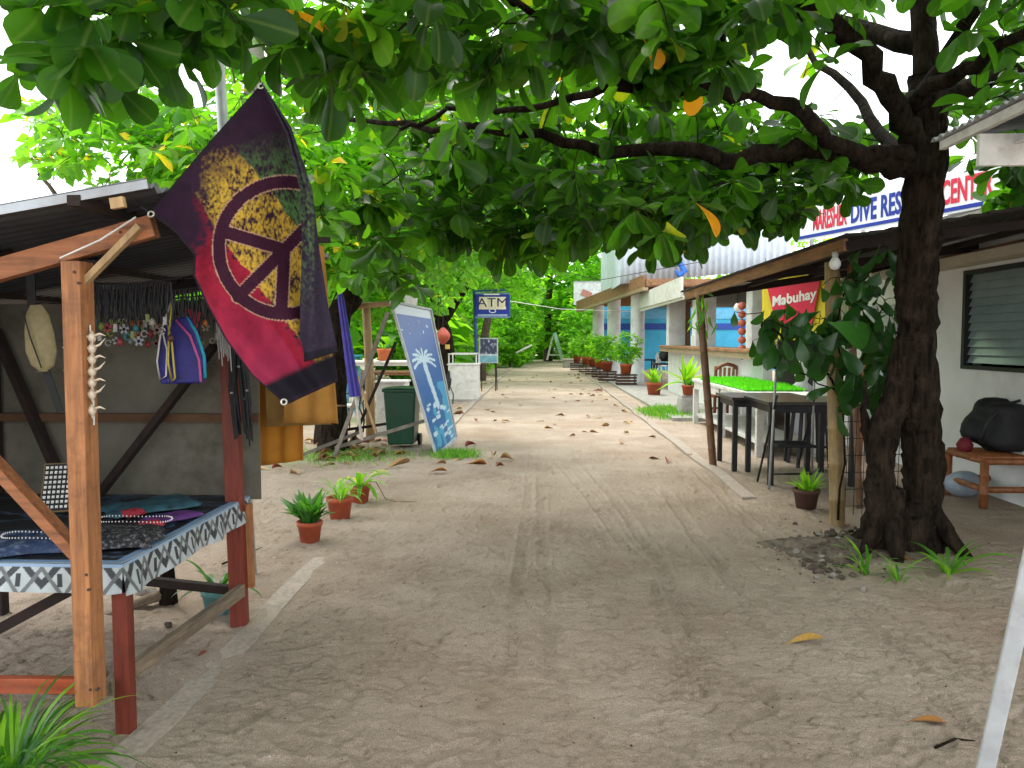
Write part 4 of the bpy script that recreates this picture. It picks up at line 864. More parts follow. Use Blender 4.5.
# ------------------------------------------------------------------ the flag
def flag():
    Y0 = 2.95
    Lc, Tc, Bc = at(149, 213, 2.62), at(262, 83, 2.95), at(286, 405, 2.72)
    t = thing('flag', 'dark flag with red yellow and green peace sign hanging by its corners over the stall', 'flag', Bc)
    # outline rows in photo pixels, turned into a hanging cloth with depth folds: v runs from the T-L edge down to the B-R edge
    left = [(149, 213), (175, 232), (194, 255), (193, 275), (207, 305), (226, 340), (252, 375), (286, 405)]
    right = [(262, 83), (285, 125), (300, 170), (309, 215), (312, 260), (322, 310), (334, 350), (338, 381)]
    nu, nv = 150, 230; V = np.zeros((nu, nv, 3)); PX = np.zeros((nu, nv)); PYY = np.zeros((nu, nv))
    la = np.array(left, float); ra = np.array(right, float); k = np.linspace(0, 1, len(left))
    for j in range(nv):
        v = j / (nv - 1); lx, ly = np.interp(v, k, la[:, 0]), np.interp(v, k, la[:, 1]); rx, ry = np.interp(v, k, ra[:, 0]), np.interp(v, k, ra[:, 1])
        for i in range(nu):
            u = i / (nu - 1); px, py = lx + (rx - lx) * u, ly + (ry - ly) * u
            s = math.sin(math.pi * u) * 6 * (1 - v); py += -s * .2 + 3 * math.sin(u * 5 + v * 3) * v * (1 - v)
            Y = (2.62 + .33 * u) * (1 - v) + (2.72 + .24 * u) * v
            # folds: radiate from the T and B corners
            Y += .030 * math.sin(7.5 * u + 3.2 * v) * math.sin(math.pi * min(1, v * 1.3 + .08)) + .022 * math.sin(13 * u - 6 * v + 1) * v + .012 * math.sin(25 * u + 9 * v) * v * (1 - v)
            p = at(px, py, Y); V[i, j] = p; PX[i, j] = px; PYY[i, j] = py
    # print
    n1 = fbm(PX / 9, PYY / 9, 4, 3); n2 = fbm(PX / 1.3, PYY / 2.6, 3, 8); n3 = fbm(PX / 30, PYY / 30, 3, 12); C = np.zeros((nu, nv, 3))
    plum = np.array([.026, .009, .024]); red = np.array([.34, .014, .04]); yel = np.array([.58, .36, .04]); grn = np.array([.08, .17, .05]); blk = np.array([.010, .008, .014])
    # diagonal stripes: red lower-left, yellow middle, green right
    s = (PX - 149) * .80 - (PYY - 213) * .60 + 10 * (n3 - .5)      # distance across stripes
    w = np.clip((n2 - .26) * 3.0 + (n1 - .45) * 1.5, 0, 1)[..., None]
    col = np.where((s < 44)[..., None], red, np.where((s < 108)[..., None], yel, grn)); C = plum * (1 - w * .9) + col * w * .9 * (.75 + .5 * n1[..., None])
    C = np.where((s < 44 + 16 * (n2 - .5))[..., None], red * (.45 + .7 * n1[..., None]) * (.8 + .4 * n2[..., None]), C)
    ctr = (285, 248); r = np.hypot(PX - ctr[0], PYY - ctr[1])
    edge = np.clip((r + 60 * (n1 - .5) - np.where(PYY > 300, 120, 90)) / 30, 0, 1)[..., None]; 
    edge = np.where(((s < 44) & (PYY > 222))[..., None], np.clip((PYY - 350) / 60, 0, 1)[..., None] * .55, edge)
    edge = np.maximum(edge, np.clip((160 + 30 * n3 - PYY) / 40, 0, 1)[..., None] * .97); edge = np.maximum(edge, np.clip((205 + 26 * n3 - PX - .0 * PYY) / 22, 0, 1)[..., None] * np.clip((262 - PYY) / 20, 0, 1)[..., None])
    edge = np.maximum(edge, np.clip((46 + 50 * (n1 - .5) - (PX - 149) * .72 - (PYY - 213) * .69 * 0) / 14, 0, 1)[..., None] * (PYY < 255)[..., None])
    C = C * (1 - edge) + plum * (.7 + .6 * n1[..., None]) * edge
    pink = np.clip((PYY - 285) / 80, 0, 1) * (s < 30); C = C * (1 - .25 * pink[..., None]) + np.array([.42, .05, .15]) * .25 * pink[..., None]
    def seg(ax, ay, bx, by):
        t_ = np.clip(((PX - ax) * (bx - ax) + (PYY - ay) * (by - ay)) / ((bx - ax) ** 2 + (by - ay) ** 2), 0, 1)
        return np.hypot(PX - ax - t_ * (bx - ax), PYY - ay - t_ * (by - ay))
    dm = np.abs(r - 66)
    for b in ((222, 231), (238, 297), (281, 314), (330, 204)): dm = np.minimum(dm, seg(284, 250, *b))
    C[(dm >= 6.2) & (dm < 7.2)] = [.46, .26, .18]
    sg = dm < 6.2; C[sg] = (np.array([.040, .008, .022]) * (.6 + .9 * n2[..., None]))[sg]
    low = np.clip((PYY - 350 - (335 - PX) * .45) / 6, 0, 1)[..., None]; low = np.where((PX > 262)[..., None], low, 0); C = C * (1 - low) + blk * low
    hem = np.zeros((nu, nv), bool); hem[:3] = hem[-3:] = True; hem[:, :4] = hem[:, -4:] = True; C[hem] = [.02, .012, .02]
    I = np.arange(nu * nv).reshape(nu, nv); F = np.stack([I[:-1, :-1], I[1:, :-1], I[1:, 1:], I[:-1, 1:]], -1).reshape(-1, 4)
    o = np_mesh('flag_cloth', V.reshape(-1, 3), F, paintmat('flag_print', .75, trans=.10, spec=.15), t, color=C.reshape(-1, 3)); o.modifiers.new('t', 'SOLIDIFY').thickness = .002
    # folded-over edge at the right, showing the dark back
    a = [(262, 83), (287, 135), (300, 190), (302, 240), (300, 300), (300, 363)]; b = [(262, 83), (291, 128), (312, 190), (319, 250), (328, 305), (338, 352)]
    nu2, nv2 = 40, 160; V = np.zeros((nu2, nv2, 3)); PX = np.zeros((nu2, nv2)); PYY = np.zeros((nu2, nv2)); k = np.linspace(0, 1, 6); a = np.array(a, float); b = np.array(b, float)
    for j in range(nv2):
        v = j / (nv2 - 1)
        for i in range(nu2):
            u = i / (nu2 - 1); px = np.interp(v, k, a[:, 0]) * (1 - u) + np.interp(v, k, b[:, 0]) * u; py = np.interp(v, k, a[:, 1]) * (1 - u) + np.interp(v, k, b[:, 1]) * u
            Y = 2.95 - .085 * math.sin(math.pi * min(v * 1.4, 1) / 2) * (1 - u * u) - .02 - .012 * math.sin(u * 9 + v * 5); V[i, j] = at(px, py, Y); PX[i, j] = px; PYY[i, j] = py
    n1 = fbm(PX / 9, PYY / 9, 4, 3); n2 = fbm(PX / 2.2, PYY / 2.2, 3, 8)
    C = np.array([.035, .025, .045]) * (.5 + n2[..., None]) + np.zeros((nu2, nv2, 3)); g = (np.clip((n2 - .4) * 5, 0, 1) * np.clip(1 - np.abs(PYY - 225) / 95, 0, 1) * (np.abs(PX - 300) < 14))[..., None]
    C = C * (1 - g) + np.array([.10, .16, .06]) * g; C[:, -5:] = [.015, .012, .02]
    I = np.arange(nu2 * nv2).reshape(nu2, nv2); F = np.stack([I[:-1, :-1], I[1:, :-1], I[1:, 1:], I[:-1, 1:]], -1).reshape(-1, 4)
    o = np_mesh('folded_edge', V.reshape(-1, 3), F, paintmat('flag_print', .5), t, color=C.reshape(-1, 3)); o.modifiers.new('t', 'SOLIDIFY').thickness = .002
    BR = M('grommet_steel', (.55, .52, .45), .3, .1, metal=.8)
    for px, py, Y in ((151, 214, 2.60), (261, 86, 2.92), (284, 402, 2.695)):
        c = at(px, py, Y); mb = MB(); m = Euler((R(80), 0, 0)).to_matrix()
        prof = [c + m @ Vector((.010 * math.cos(q), .010 * math.sin(q), 0)) for q in [i * math.pi / 8 for i in range(17)]]
        mb.tube(prof, .0038, 6); mb.build('grommet', BR, t)
    MB().tube([at(151, 213, 2.62), at(140, 206, 2.62), at(133, 200, 2.56)], .003, 5).build('tie_cord', BLACKM, t)
    MB().tube([at(261, 85, 2.93), at(259, 74, 3.3), at(256, 66, 3.7)], .003, 5).build('tie_cord', BLACKM, t)
flag()
def flagpole():
    b = G(252, 573); t = thing('metal_pole', 'thin grey galvanised pole leaning up behind the stall', 'pole', b)
    top = at(211, -60, b.y + .2); MB().tube([b + Vector((0, 0, -.1)), b.lerp(top, .5), top], .035, 14).build('pipe', STEEL, t)
    MB().lathe([(.041, -.03), (.041, .03)], b.lerp(top, .25), 14).build('coupling', STEEL, t)
flagpole()

# ================================================================== PLANTS IN POTS
def pot_mesh(r, h, mat, t, seed=0):
    MB().lathe([(r * .72, 0), (r * .92, h * .80), (r * 1.0, h * .80), (r * 1.03, h), (r * .93, h), (r * .90, h * .86)], (0, 0, 0) if t is None else rootoff(t), 22).build('pot', mat, t)
    MB().lathe([(r * .9, h * .84), (r * .3, h * .9), (.001, h * .9)], rootoff(t), 14).build('soil', SOIL, t)
def blades(t, n, L, base_r, z0, kind, mat, spread=(.15, .9), width=1.0, arch=0, rnd=(0.1, .9), yellow=0, seed=3, name='leaves'):
    rg = np.random.default_rng(seed); o = np.array(rootoff(t)); a = rg.random(n) * 6.283; el = math.pi / 2 - rg.uniform(*spread, n)
    if arch:
        mb_V, F, Rn = [], [], []; k = 0
        for i in range(n):
            l = L * rg.uniform(.6, 1.1); d = np.array([math.cos(a[i]), math.sin(a[i])]); s = np.array([-d[1], d[0]]); w = width * L * rg.uniform(.8, 1.2); p = np.array([d[0] * base_r * rg.random(), d[1] * base_r * rg.random(), z0]); e = el[i]
            m = 9
            for j in range(m):
                q = j / (m - 1); ww = w * math.sin(math.pi * min(1, .12 + q * .88)) ** .7 * (1 if j < m - 1 else .05)
                tw = .3 * math.sin(i)
                mb_V += [o + np.array([p[0] + s[0] * ww, p[1] + s[1] * ww, p[2] + tw * ww]), o + np.array([p[0] - s[0] * ww, p[1] - s[1] * ww, p[2] - tw * ww])]; Rn += [0, 0]
                if j < m - 1: F.append((k, k + 1, k + 3, k + 2))
                k += 2
                p = p + l / (m - 1) * np.array([d[0] * math.cos(e), d[1] * math.cos(e), math.sin(e)]); e -= arch * (.6 + .8 * q) / (m - 1)
            r_ = rg.uniform(*rnd) if rg.random() > yellow else 1.0; Rn[-2 * m:] = [r_] * (2 * m)
        return np_mesh(name, np.array(mb_V), np.array(F), mat, t, None, True, attr=np.array(Rn))
    D = np.stack([np.cos(a) * np.cos(el), np.sin(a) * np.cos(el), np.sin(el)], -1); P = o + np.stack([np.cos(a) * base_r * rg.random(n), np.sin(a) * base_r * rg.random(n), np.full(n, z0)], -1)
    U = -D[:, [0, 1, 2]] * 0 + np.stack([-np.cos(a) * np.sin(el), -np.sin(a) * np.sin(el), np.cos(el)], -1)
    Rn = rg.uniform(*rnd, n); Rn[rg.random(n) < yellow] = 1
    return leaves(name, P, D, U, L * rg.uniform(.6, 1.15, n), Rn, kind, mat, t, widen=width)
def P_(px, py): g = G(px, py); return (g.x, g.y, gz(g.x, g.y) - .004)
t = thing('potted_plant', 'dark green pointed leaf plant in the nearest small terracotta pot on the left', 'potted plant', P_(310, 541))
pot_mesh(.098, .17, TERRA, t); blades(t, 60, .24, .06, .16, 'lance', LEAF_POT, (.05, .75), 1.15, rnd=(0, .4), seed=4)
t = thing('potted_plant', 'middle terracotta pot of light green strappy leaves between two others', 'potted plant', P_(340, 518))
pot_mesh(.115, .19, TERRA, t); blades(t, 26, .28, .06, .17, 'x', LEAF_POT, (.1, 1.0), .045, arch=1.9, rnd=(.6, .92), seed=7)
t = thing('potted_plant', 'rear terracotta pot with arching yellow green leaves and a trailing stem', 'potted plant', P_(360, 501))
pot_mesh(.105, .17, TERRA, t); blades(t, 22, .34, .06, .17, 'x', LEAF_POT, (.3, 1.3), .06, arch=1.9, rnd=(.5, .92), seed=9, yellow=.15)
b = rootoff(t); MB().tube([b + Vector((.05, 0, .2)), b + Vector((.16, 0, .2)), b + Vector((.25, -.02, .04)), b + Vector((.36, -.02, .012)), b + Vector((.55, .0, .012))], [.005, .005, .004, .004, .002], 6).build('trailing_stem', BAMBOO_D, t)
t = thing('potted_plant', 'spiky dark plant in a teal pot behind the red stall leg', 'potted plant', P_(218, 612))
pot_mesh(.09, .15, M('teal_pot', (.10, .26, .25), .6), t); blades(t, 26, .27, .05, .14, 'x', LEAF_POT, (.2, 1.2), .04, arch=1.5, rnd=(0, .5), seed=12)
t = thing('spider_plant', 'lush grassy plant with long arching blades in the bottom left corner', 'plant', (-1.62, 2.20, -.02))
t.location = G(8, 800); blades(t, 170, .44, .10, .05, 'x', LEAF_POT, (.05, 1.1), .016, arch=1.9, rnd=(.1, .9), seed=15)
blades(t, 3, .55, .05, .10, 'x', LEAF_POT, (.7, 1.0), .006, arch=1.3, rnd=(.8, .9), seed=16, name='runner')

# ================================================================== LEFT OF THE PATH
def blue_sign():
    # panel plane: near-bottom, far-bottom, far-top, near-top
    a, b, c, d = at(436, 458, 10.2), at(456, 438, 11.2), at(430, 310, 11.2), at(390, 302, 10.2)
    t = thing('advertising_board', 'tall blue advertising board with a white palm drawing leaning beside the path', 'sign', (a.x, a.y, 0))
    nx_, nz_ = 90, 190; V = np.zeros((nx_, nz_, 3)); C = np.zeros((nx_, nz_, 3))
    u, v = np.meshgrid(np.linspace(0, 1, nx_), np.linspace(0, 1, nz_), indexing='ij')
    A, B, Cc, D = [np.array(q) for q in (a, b, c, d)]
    V = (A * (1 - u[..., None]) + B * u[..., None]) * (1 - v[..., None]) + (D * (1 - u[..., None]) + Cc * u[..., None]) * v[..., None]
    nrm = np.cross(B - A, D - A); nrm /= np.linalg.norm(nrm); nrm = nrm if nrm[0] > 0 else -nrm
    C = (np.array([.008, .12, .32]) * (1 - v[..., None]) + np.array([.022, .085, .32]) * v[..., None]) * (.85 + .3 * fbm(u * 8, v * 14, 3)[..., None])
    cold = fbm(u * 4, v * 6, 3, 5) < .38; C[cold & (v < .45)] = [.04, .30, .50]
    def stroke(pts, w):
        for (x0, y0), (x1, y1) in zip(pts[:-1], pts[1:]):
            tt = np.clip(((u - x0) * (x1 - x0) + (v - y0) * (y1 - y0) * 4) / ((x1 - x0) ** 2 + 4 * (y1 - y0) ** 2 + 1e-9), 0, 1)
            dd = np.hypot(u - x0 - tt * (x1 - x0), 2 * (v - y0 - tt * (y1 - y0))); C[dd < w * (.75 + .6 * fbm(u * 30, v * 50, 2)[...])] = [.46, .60, .68]
    stroke([(.56, .30), (.50, .45), (.46, .58)], .06); stroke([(.46, .58), (.46, .62)], .05)
    for k in range(9):
        a_ = -.3 + k * .46; stroke([(.46, .62), (.46 + .2 * math.cos(a_), .62 + .06 * math.sin(a_)), (.46 + .34 * math.cos(a_), .62 + .10 * math.sin(a_) - .022)], .020)
    rg = np.random.default_rng(5)
    for k in range(26): x, y = .15 + .7 * rg.random(), .04 + .28 * rg.random() ** 1.3; stroke([(x, y), (x + .05 + .1 * rg.random(), y + .003)], .012 + .016 * rg.random())
    C[(v > .93)] = [.50, .56, .60]; C[(v > .80) & (v < .90) & (fbm(u * 20, v * 30, 2) > .6)] = [.45, .52, .58]
    fr = (u < .05) | (u > .95) | (v < .02); C[fr] = [.45, .47, .48]
    I = np.arange(nx_ * nz_).reshape(nx_, nz_); F = np.stack([I[:-1, :-1], I[1:, :-1], I[1:, 1:], I[:-1, 1:]], -1).reshape(-1, 4)
    o = np_mesh('panel', V.reshape(-1, 3), F, paintmat('banner_print', .35), t, color=C.reshape(-1, 3)); sm = o.modifiers.new('t', 'SOLIDIFY'); sm.thickness = .02; sm.offset = 0
    n = Vector(nrm) * .012
    for p, q in ((a, d), (b, c), (a, b), (d, c)): MB().bar(p + n, q + n, .032, .032, up=n).build('frame', M('grey_white_frame', (.42, .43, .43), .6, .2), t)
    MB().bar(c.lerp(d, .35) + Vector((0, 0, .06)), c.lerp(d, .65) + Vector((0, 0, .06)), .02, .16).build('top_tab', WHITEW, t)
    gr = M('grey_stick', (.20, .17, .14), .85, .4, 8, .3)
    for p, q, w, m_ in (((388, 312, 10.15), (332, 464, 9.8), .05, gr), ((396, 342, 11.2), (353, 440, 10.8), .04, DARKW), ((335, 448, 9.9), (424, 421, 10.35), .045, gr), ((345, 430, 11), (412, 420, 11.2), .04, DARKW), ((302, 455, 9.9), (360, 432, 10.6), .045, gr), ((356, 372, 10.3), (376, 432, 10.3), .035, PALEW)):
        MB().bar(at(*p), at(*q), w, w, up=(0, 1, 0)).build('leg', m_, t)
blue_sign()
def wheelie_bin():
    c = G(403, 446); c.y = 10.9; c = at(403, 446, 10.9); t = thing('wheelie_bin', 'dark green plastic bin standing behind the blue board', 'bin', (c.x, c.y, 0)); o = rootoff(t); gm = M('green_plastic', (.008, .055, .028), .4, .2, 6, .05)
    mb = MB(); h = .82
    for z0, z1, w0, w1 in ((.06, h, .37, .46),):
        vs = [[mb.bm.verts.new(o + Vector((sx * w / 2, sy * w * .55, z))) for sx, sy in ((-1, -1), (1, -1), (1, 1), (-1, 1))] for z, w in ((z0, w0), (z1, w1))]
        for i in range(4): mb.bm.faces.new((vs[0][i], vs[0][(i + 1) % 4], vs[1][(i + 1) % 4], vs[1][i]))
        mb.bm.faces.new(vs[0]); mb.bm.faces.new(vs[1])
    mb.build('body', gm, t, bevel=.02)
    MB().box(o + Vector((0, 0, h + .012)), (.50, .54, .035)).build('rim', gm, t, bevel=.01)
    mb = MB(); mb.grid(lambda u, v: o + Vector(((u - .5) * .49, (v - .5) * .53, h + .035 + .035 * math.cos((u - .5) * 2.6) * math.cos((v - .5) * 2.6))), 10, 10); l = mb.build('lid', gm, t); l.modifiers.new('t', 'SOLIDIFY').thickness = .01
    MB().tube([o + Vector((-.15, .30, h - .0)), o + Vector((.15, .30, h))], .016, 8).build('handle', gm, t)
    for s in (-1, 1):
        mb = MB(); mb.tube([o + Vector((s * .19, .22, .09)), o + Vector((s * .235, .22, .09))], .09, 16); mb.build('wheel', BLACKM, t)
wheelie_bin()
def white_box(label, px0, px1, pyt, Y, D, mat=WHITEW, name='white_cabinet', rack=0):
    a, b = at(px0, pyt, Y), at(px1, pyt, Y); t = thing(name, label, 'counter', ((a.x + b.x) / 2, Y, 0)); zt = a.z - rack
    MB().box(((a.x + b.x) / 2, Y + D / 2, zt / 2), (b.x - a.x, D, zt)).build('body', mat, t, bevel=.006)
    MB().box(((a.x + b.x) / 2, Y + D / 2, zt + .016), (b.x - a.x + .05, D + .05, .03)).build('top', mat, t, bevel=.004)
    MB().box(((a.x + b.x) / 2, Y + D / 2, .03), (b.x - a.x + .03, D + .03, .06)).build('plinth', CONC, t)
    if rack:
        for x in (a.x + .02, b.x - .02):
            for y in (Y + .02, Y + D - .02): MB().box((x, y, zt + rack / 2), (.03, .03, rack)).build('rack_post', mat, t)
        MB().box(((a.x + b.x) / 2, Y + .02, zt + rack), (b.x - a.x, .03, .035)).build('rack_rail', mat, t)
        MB().box(((a.x + b.x) / 2, Y + D - .02, zt + rack), (b.x - a.x, .03, .035)).build('rack_rail', mat, t)
    return t
white_box('white boxed counter with an open rail on top left of the path', 448, 477, 354, 19.0, .9, rack=.28)
white_box('pale grey cabinet half hidden behind the green bin', 376, 404, 383, 12.2, .5)
def simple_table(label, px0, px1, py, Y, D, mat, leg=.04, group=None, name='table', th=.03, cat='table'):
    a, b = at(px0, py, Y), at(px1, py, Y); t = thing(name, label, cat, ((a.x + b.x) / 2, Y + D / 2, 0), group)
    MB().box(((a.x + b.x) / 2, Y + D / 2, a.z), (b.x - a.x, D, th)).build('tabletop', mat, t, bevel=.003)
    for x in (a.x + .06, b.x - .06):
        for y in (Y + .06, Y + D - .06): MB().box((x, y, a.z / 2 - .01), (leg, leg, a.z - .01)).build('leg', mat, t)
    for y in (Y + .07, Y + D - .07): MB().box(((a.x + b.x) / 2, y, a.z - th / 2 - .03), (b.x - a.x - .14, .02, .06)).build('apron', mat, t)
    return t
simple_table('long white table with an orange flowerpot behind the blue board', 340, 425, 362, 14.5, .8, WHITEW)
t = thing('potted_plant', 'small orange flowerpot standing on the long white table', 'potted plant', at(384, 358.5, 14.8)); t.location.z = at(340, 362, 14.5).z + .015
pot_mesh(.14, .24, M('orange_plastic_pot', (.55, .13, .04), .6), t); blades(t, 14, .25, .05, .2, 'lance', LEAF_POT, (.1, .9), 1)
def garden_chair(label, loc, rz, group=None, mat=BLACKM, seat_mat=WHITEW, s=1.0):
    t = thing('garden_chair', label, 'chair', loc, group, rz); t.scale = (s, s, s)
    def part(mb, n, m): o = mb.build(n, m, None); o.parent = t
    part(MB().lathe([(.001, .43), (.21, .43), (.225, .45), (.21, .47), (.001, .475)], (0, 0, 0), 20), 'seat', seat_mat)
    for sx in (-1, 1):
        for sy in (-1, 1):
            part(MB().tube([(sx * .15, sy * .15, .44), (sx * .22, sy * .21, .22), (sx * .20, sy * .20, 0)], .014, 7), 'leg', mat)
        part(MB().tube([(sx * .20, .17, .44), (sx * .25, .20, .66), (sx * .24, -.02, .70), (sx * .22, -.14, .60), (sx * .19, -.14, .44)], .013, 7), 'armrest', mat)
    arc = [(.20 * math.cos(a), .20 + .05 * math.sin(a), .45 + .42 * math.sin(a)) for a in [math.pi * k / 12 for k in range(13)]]
    mb = MB().tube(arc, .014, 7)
    for x in (-.12, -.06, 0, .06, .12): mb.tube([(x, .20, .45), (x * .6, .235, .65), (x, .24, .45 + .42 * math.sqrt(max(.02, 1 - (x / .2) ** 2)))], .008, 5)
    part(mb, 'backrest', mat); return t
g0 = G(347, 432)
garden_chair('black metal garden chair with a white seat beside the ochre cloths', (g0.x, 12.6, 0), 2.4)
garden_chair('black garden chair behind the dark stick of the board frame', (at(375, 400, 15.8).x, 15.8, 0), .4)
garden_chair('dark garden chair right of the blue board', (at(438, 400, 16.5).x, 16.5, 0), -1.2)
garden_chair('dark garden chair tucked by the white boxed counter', (at(441, 400, 18.3).x, 18.3, 0), 1.0)
simple_table('low brown table deep behind the bamboo frame', 352, 420, 372, 17.5, .7, BROWNW)
# bamboo frame with a cross pole
t = thing('timber_frame', 'pale timber post with a cross pole holding up leaves left of the board', 'frame', at(368, 470, 11.6)); t.location.z = 0
MB().tube([at(371, 466, 11.6) + Vector((0, 0, -.12)), at(370, 380, 11.6), at(366, 304, 11.6)], [.075, .07, .065], 10, wob=.05).build('post', PALEW, t)
MB().tube([at(340, 307, 11.5), at(400, 303, 11.5)], .045, 8, wob=.05).build('cross_pole', PALEW, t)
MB().tube([at(345, 307, 11.5), at(340, 350, 12.5), at(338, 420, 13.2)], .03, 8).build('post', PALEW, t)
# closed parasol
t = thing('closed_parasol', 'folded violet parasol leaning behind the flag', 'parasol', at(358, 420, 9.5)); t.location.z = 0
p0, p1 = at(362, 440, 9.5), at(340, 292, 9.4); MB().tube([p0, p1], .018, 8).build('pole', WHITEW, t)
mb = MB(); ax = (p1 - p0).normalized()
sx_ = ax.cross(Vector((0, 1, 0))).normalized(); sy_ = ax.cross(sx_)
def fpar(u, v):
    a = v * 2 * math.pi; s = .30 + .72 * u; r = (.060 * (1 - .5 * u)) * (1 + .30 * math.sin(7 * a)) * (1 if u < .95 else .3)
    return p0 + (p1 - p0) * s + (sx_ * math.cos(a) + sy_ * math.sin(a)) * r
mb.grid(fpar, 14, 56); mb.build('canopy', M('violet_canvas', (.05, .04, .27), .7, .3, 6, .3), t)
# red paper lantern
t = thing('paper_lantern', 'round coral red paper lantern hanging right of the blue board', 'lantern', at(443, 336, 17)); c = rootoff(t)
MB().lathe([(.03 + .13 * math.sin(math.pi * k / 16) * (1 + .04 * (k % 2)), -.19 + .38 * k / 16) for k in range(17)], c, 18).build('shade', M('coral_paper', (.38, .07, .04), .6), t)
MB().tube([c + Vector((0, 0, .18)), c + Vector((0, .1, 1.6))], .006, 5).build('cord', BLACKM, t)
MB().box(c + Vector((.10, 0, -.24)), (.10, .03, .10)).build('tassel', M('yellow_tassel', (.55, .40, .08), .6), t)
# small blue and white notice behind
t = thing('notice_board', 'small pale blue notice hanging behind the top of the blue board', 'sign', at(432, 344, 17.5)); c = rootoff(t)
MB().box(c, (.34, .03, .62)).build('panel', M('pale_blue_panel', (.35, .50, .60), .6), t); MB().box(c + Vector((0, -.02, -.24)), (.30, .01, .12)).build('band', M('blue_band', (.03, .10, .30), .6), t)
for s in (-.15, .15): MB().tube([c + Vector((s, 0, .3)), c + Vector((s, 0, 1.4))], .005, 4).build('cord', BLACKM, t)
simple_table('turquoise bench deep between the flag and the board', 338, 356, 356, 16, .6, M('turquoise_paint', (.03, .28, .36), .6), name='bench', cat='bench')

# text helper
def text_mesh(body, size, mat, parent, M4, name='lettering', ext=.002, bold=0.0, sx=1.0, align='CENTER'):
    cu = bpy.data.curves.new(name, 'FONT'); cu.body = body; cu.size = size; cu.extrude = ext; cu.align_x = align; cu.align_y = 'CENTER'; cu.offset = bold; cu.resolution_u = 3
    tmp = bpy.data.objects.new('tmp', cu); COL.objects.link(tmp); dg = bpy.context.evaluated_depsgraph_get(); me = bpy.data.meshes.new_from_object(tmp.evaluated_get(dg))
    bpy.data.objects.remove(tmp); me.transform(M4 @ Matrix.Diagonal((sx, 1, 1, 1))); me.name = name
    return link_mesh(me, name, mat, parent)
def frame4(o, xdir, zdir):
    x = Vector(xdir).normalized(); n = x.cross(Vector(zdir)).normalized(); z = n.cross(x)   # text x, text y(=up), normal towards viewer
    m = Matrix.Identity(4); up = Vector(zdir).normalized(); nn = x.cross(up)
    for i in range(3): m[i][0] = x[i]; m[i][1] = up[i]; m[i][2] = nn[i]; m[i][3] = o[i]
    return m
BLUE = M('sign_blue', (.012, .03, .30), .4, .1); NAVY = M('navy_ink', (.01, .015, .10), .5, .1); SWHITE = M('sign_white', (.75, .74, .70), .5, .05); SRED = M('sign_red', (.62, .02, .06), .5, .1)
def atm():
    Yp = 21.0; b = G(478, 397); t = thing('cash_machine_sign', 'blue sign reading ATM on a tall blue pole left of the path', 'sign', (b.x, Yp, 0))
    p0, p1 = at(477.5, 397, Yp), at(474.5, 298, Yp); MB().tube([p0 + Vector((0, 0, -.1)), p1, at(474.5, 291, Yp)], .045, 10).build('pole', M('blue_pole', (.03, .08, .25), .5), t)
    a, c = at(475.5, 318, Yp), at(510, 293, Yp); ctr = (a + c) / 2; w, h = c.x - a.x, c.z - a.z
    MB().box(ctr, (w, .20, h)).build('light_box', BLUE, t, bevel=.015)
    fr = Vector((ctr.x, Yp - .10, ctr.z))
    for z, hh in ((h / 2 - .02, .04), (-h / 2 + .02, .04)): MB().box(fr + Vector((0, 0, z)), (w, .012, hh)).build('frame', M('blue_grey_frame', (.16, .24, .36), .5), t)
    MB().box(fr + Vector((0, -.006, .06)), (w * .78, .010, h * .50)).build('text_panel', M('cream_panel', (.74, .66, .50), .5), t, bevel=.02)
    text_mesh('ATM', .34, NAVY, t, frame4(fr + Vector((0, -.014, .065)), (1, 0, 0), (0, 0, 1)), bold=0, sx=1.22)
    MB().lathe([(.001, 0), (.10, 0), (.10, .01), (.001, .01)], (0, 0, 0), 20).bm  # (kept simple)
    mb = MB(); mb.tube([fr + Vector((.09 * math.cos(q), -.01, -.15 + .05 * math.sin(q))) for q in [i * math.pi / 8 for i in range(17)]], .012, 6); mb.build('emblem', SWHITE, t)
    MB().box(fr + Vector((0, -.006, -.27)), (w * .86, .01, .055)).build('strip', M('pale_blue_strip', (.30, .40, .62), .5), t)
    MB().box(fr + Vector((-.02, -.006, .30)), (w * .45, .01, .035)).build('strip', SWHITE, t)
    MB().bar(at(474, 291, Yp), at(506, 290, Yp), .04, .05).build('arm', M('blue_pole', (.03, .08, .25), .5), t)
atm()
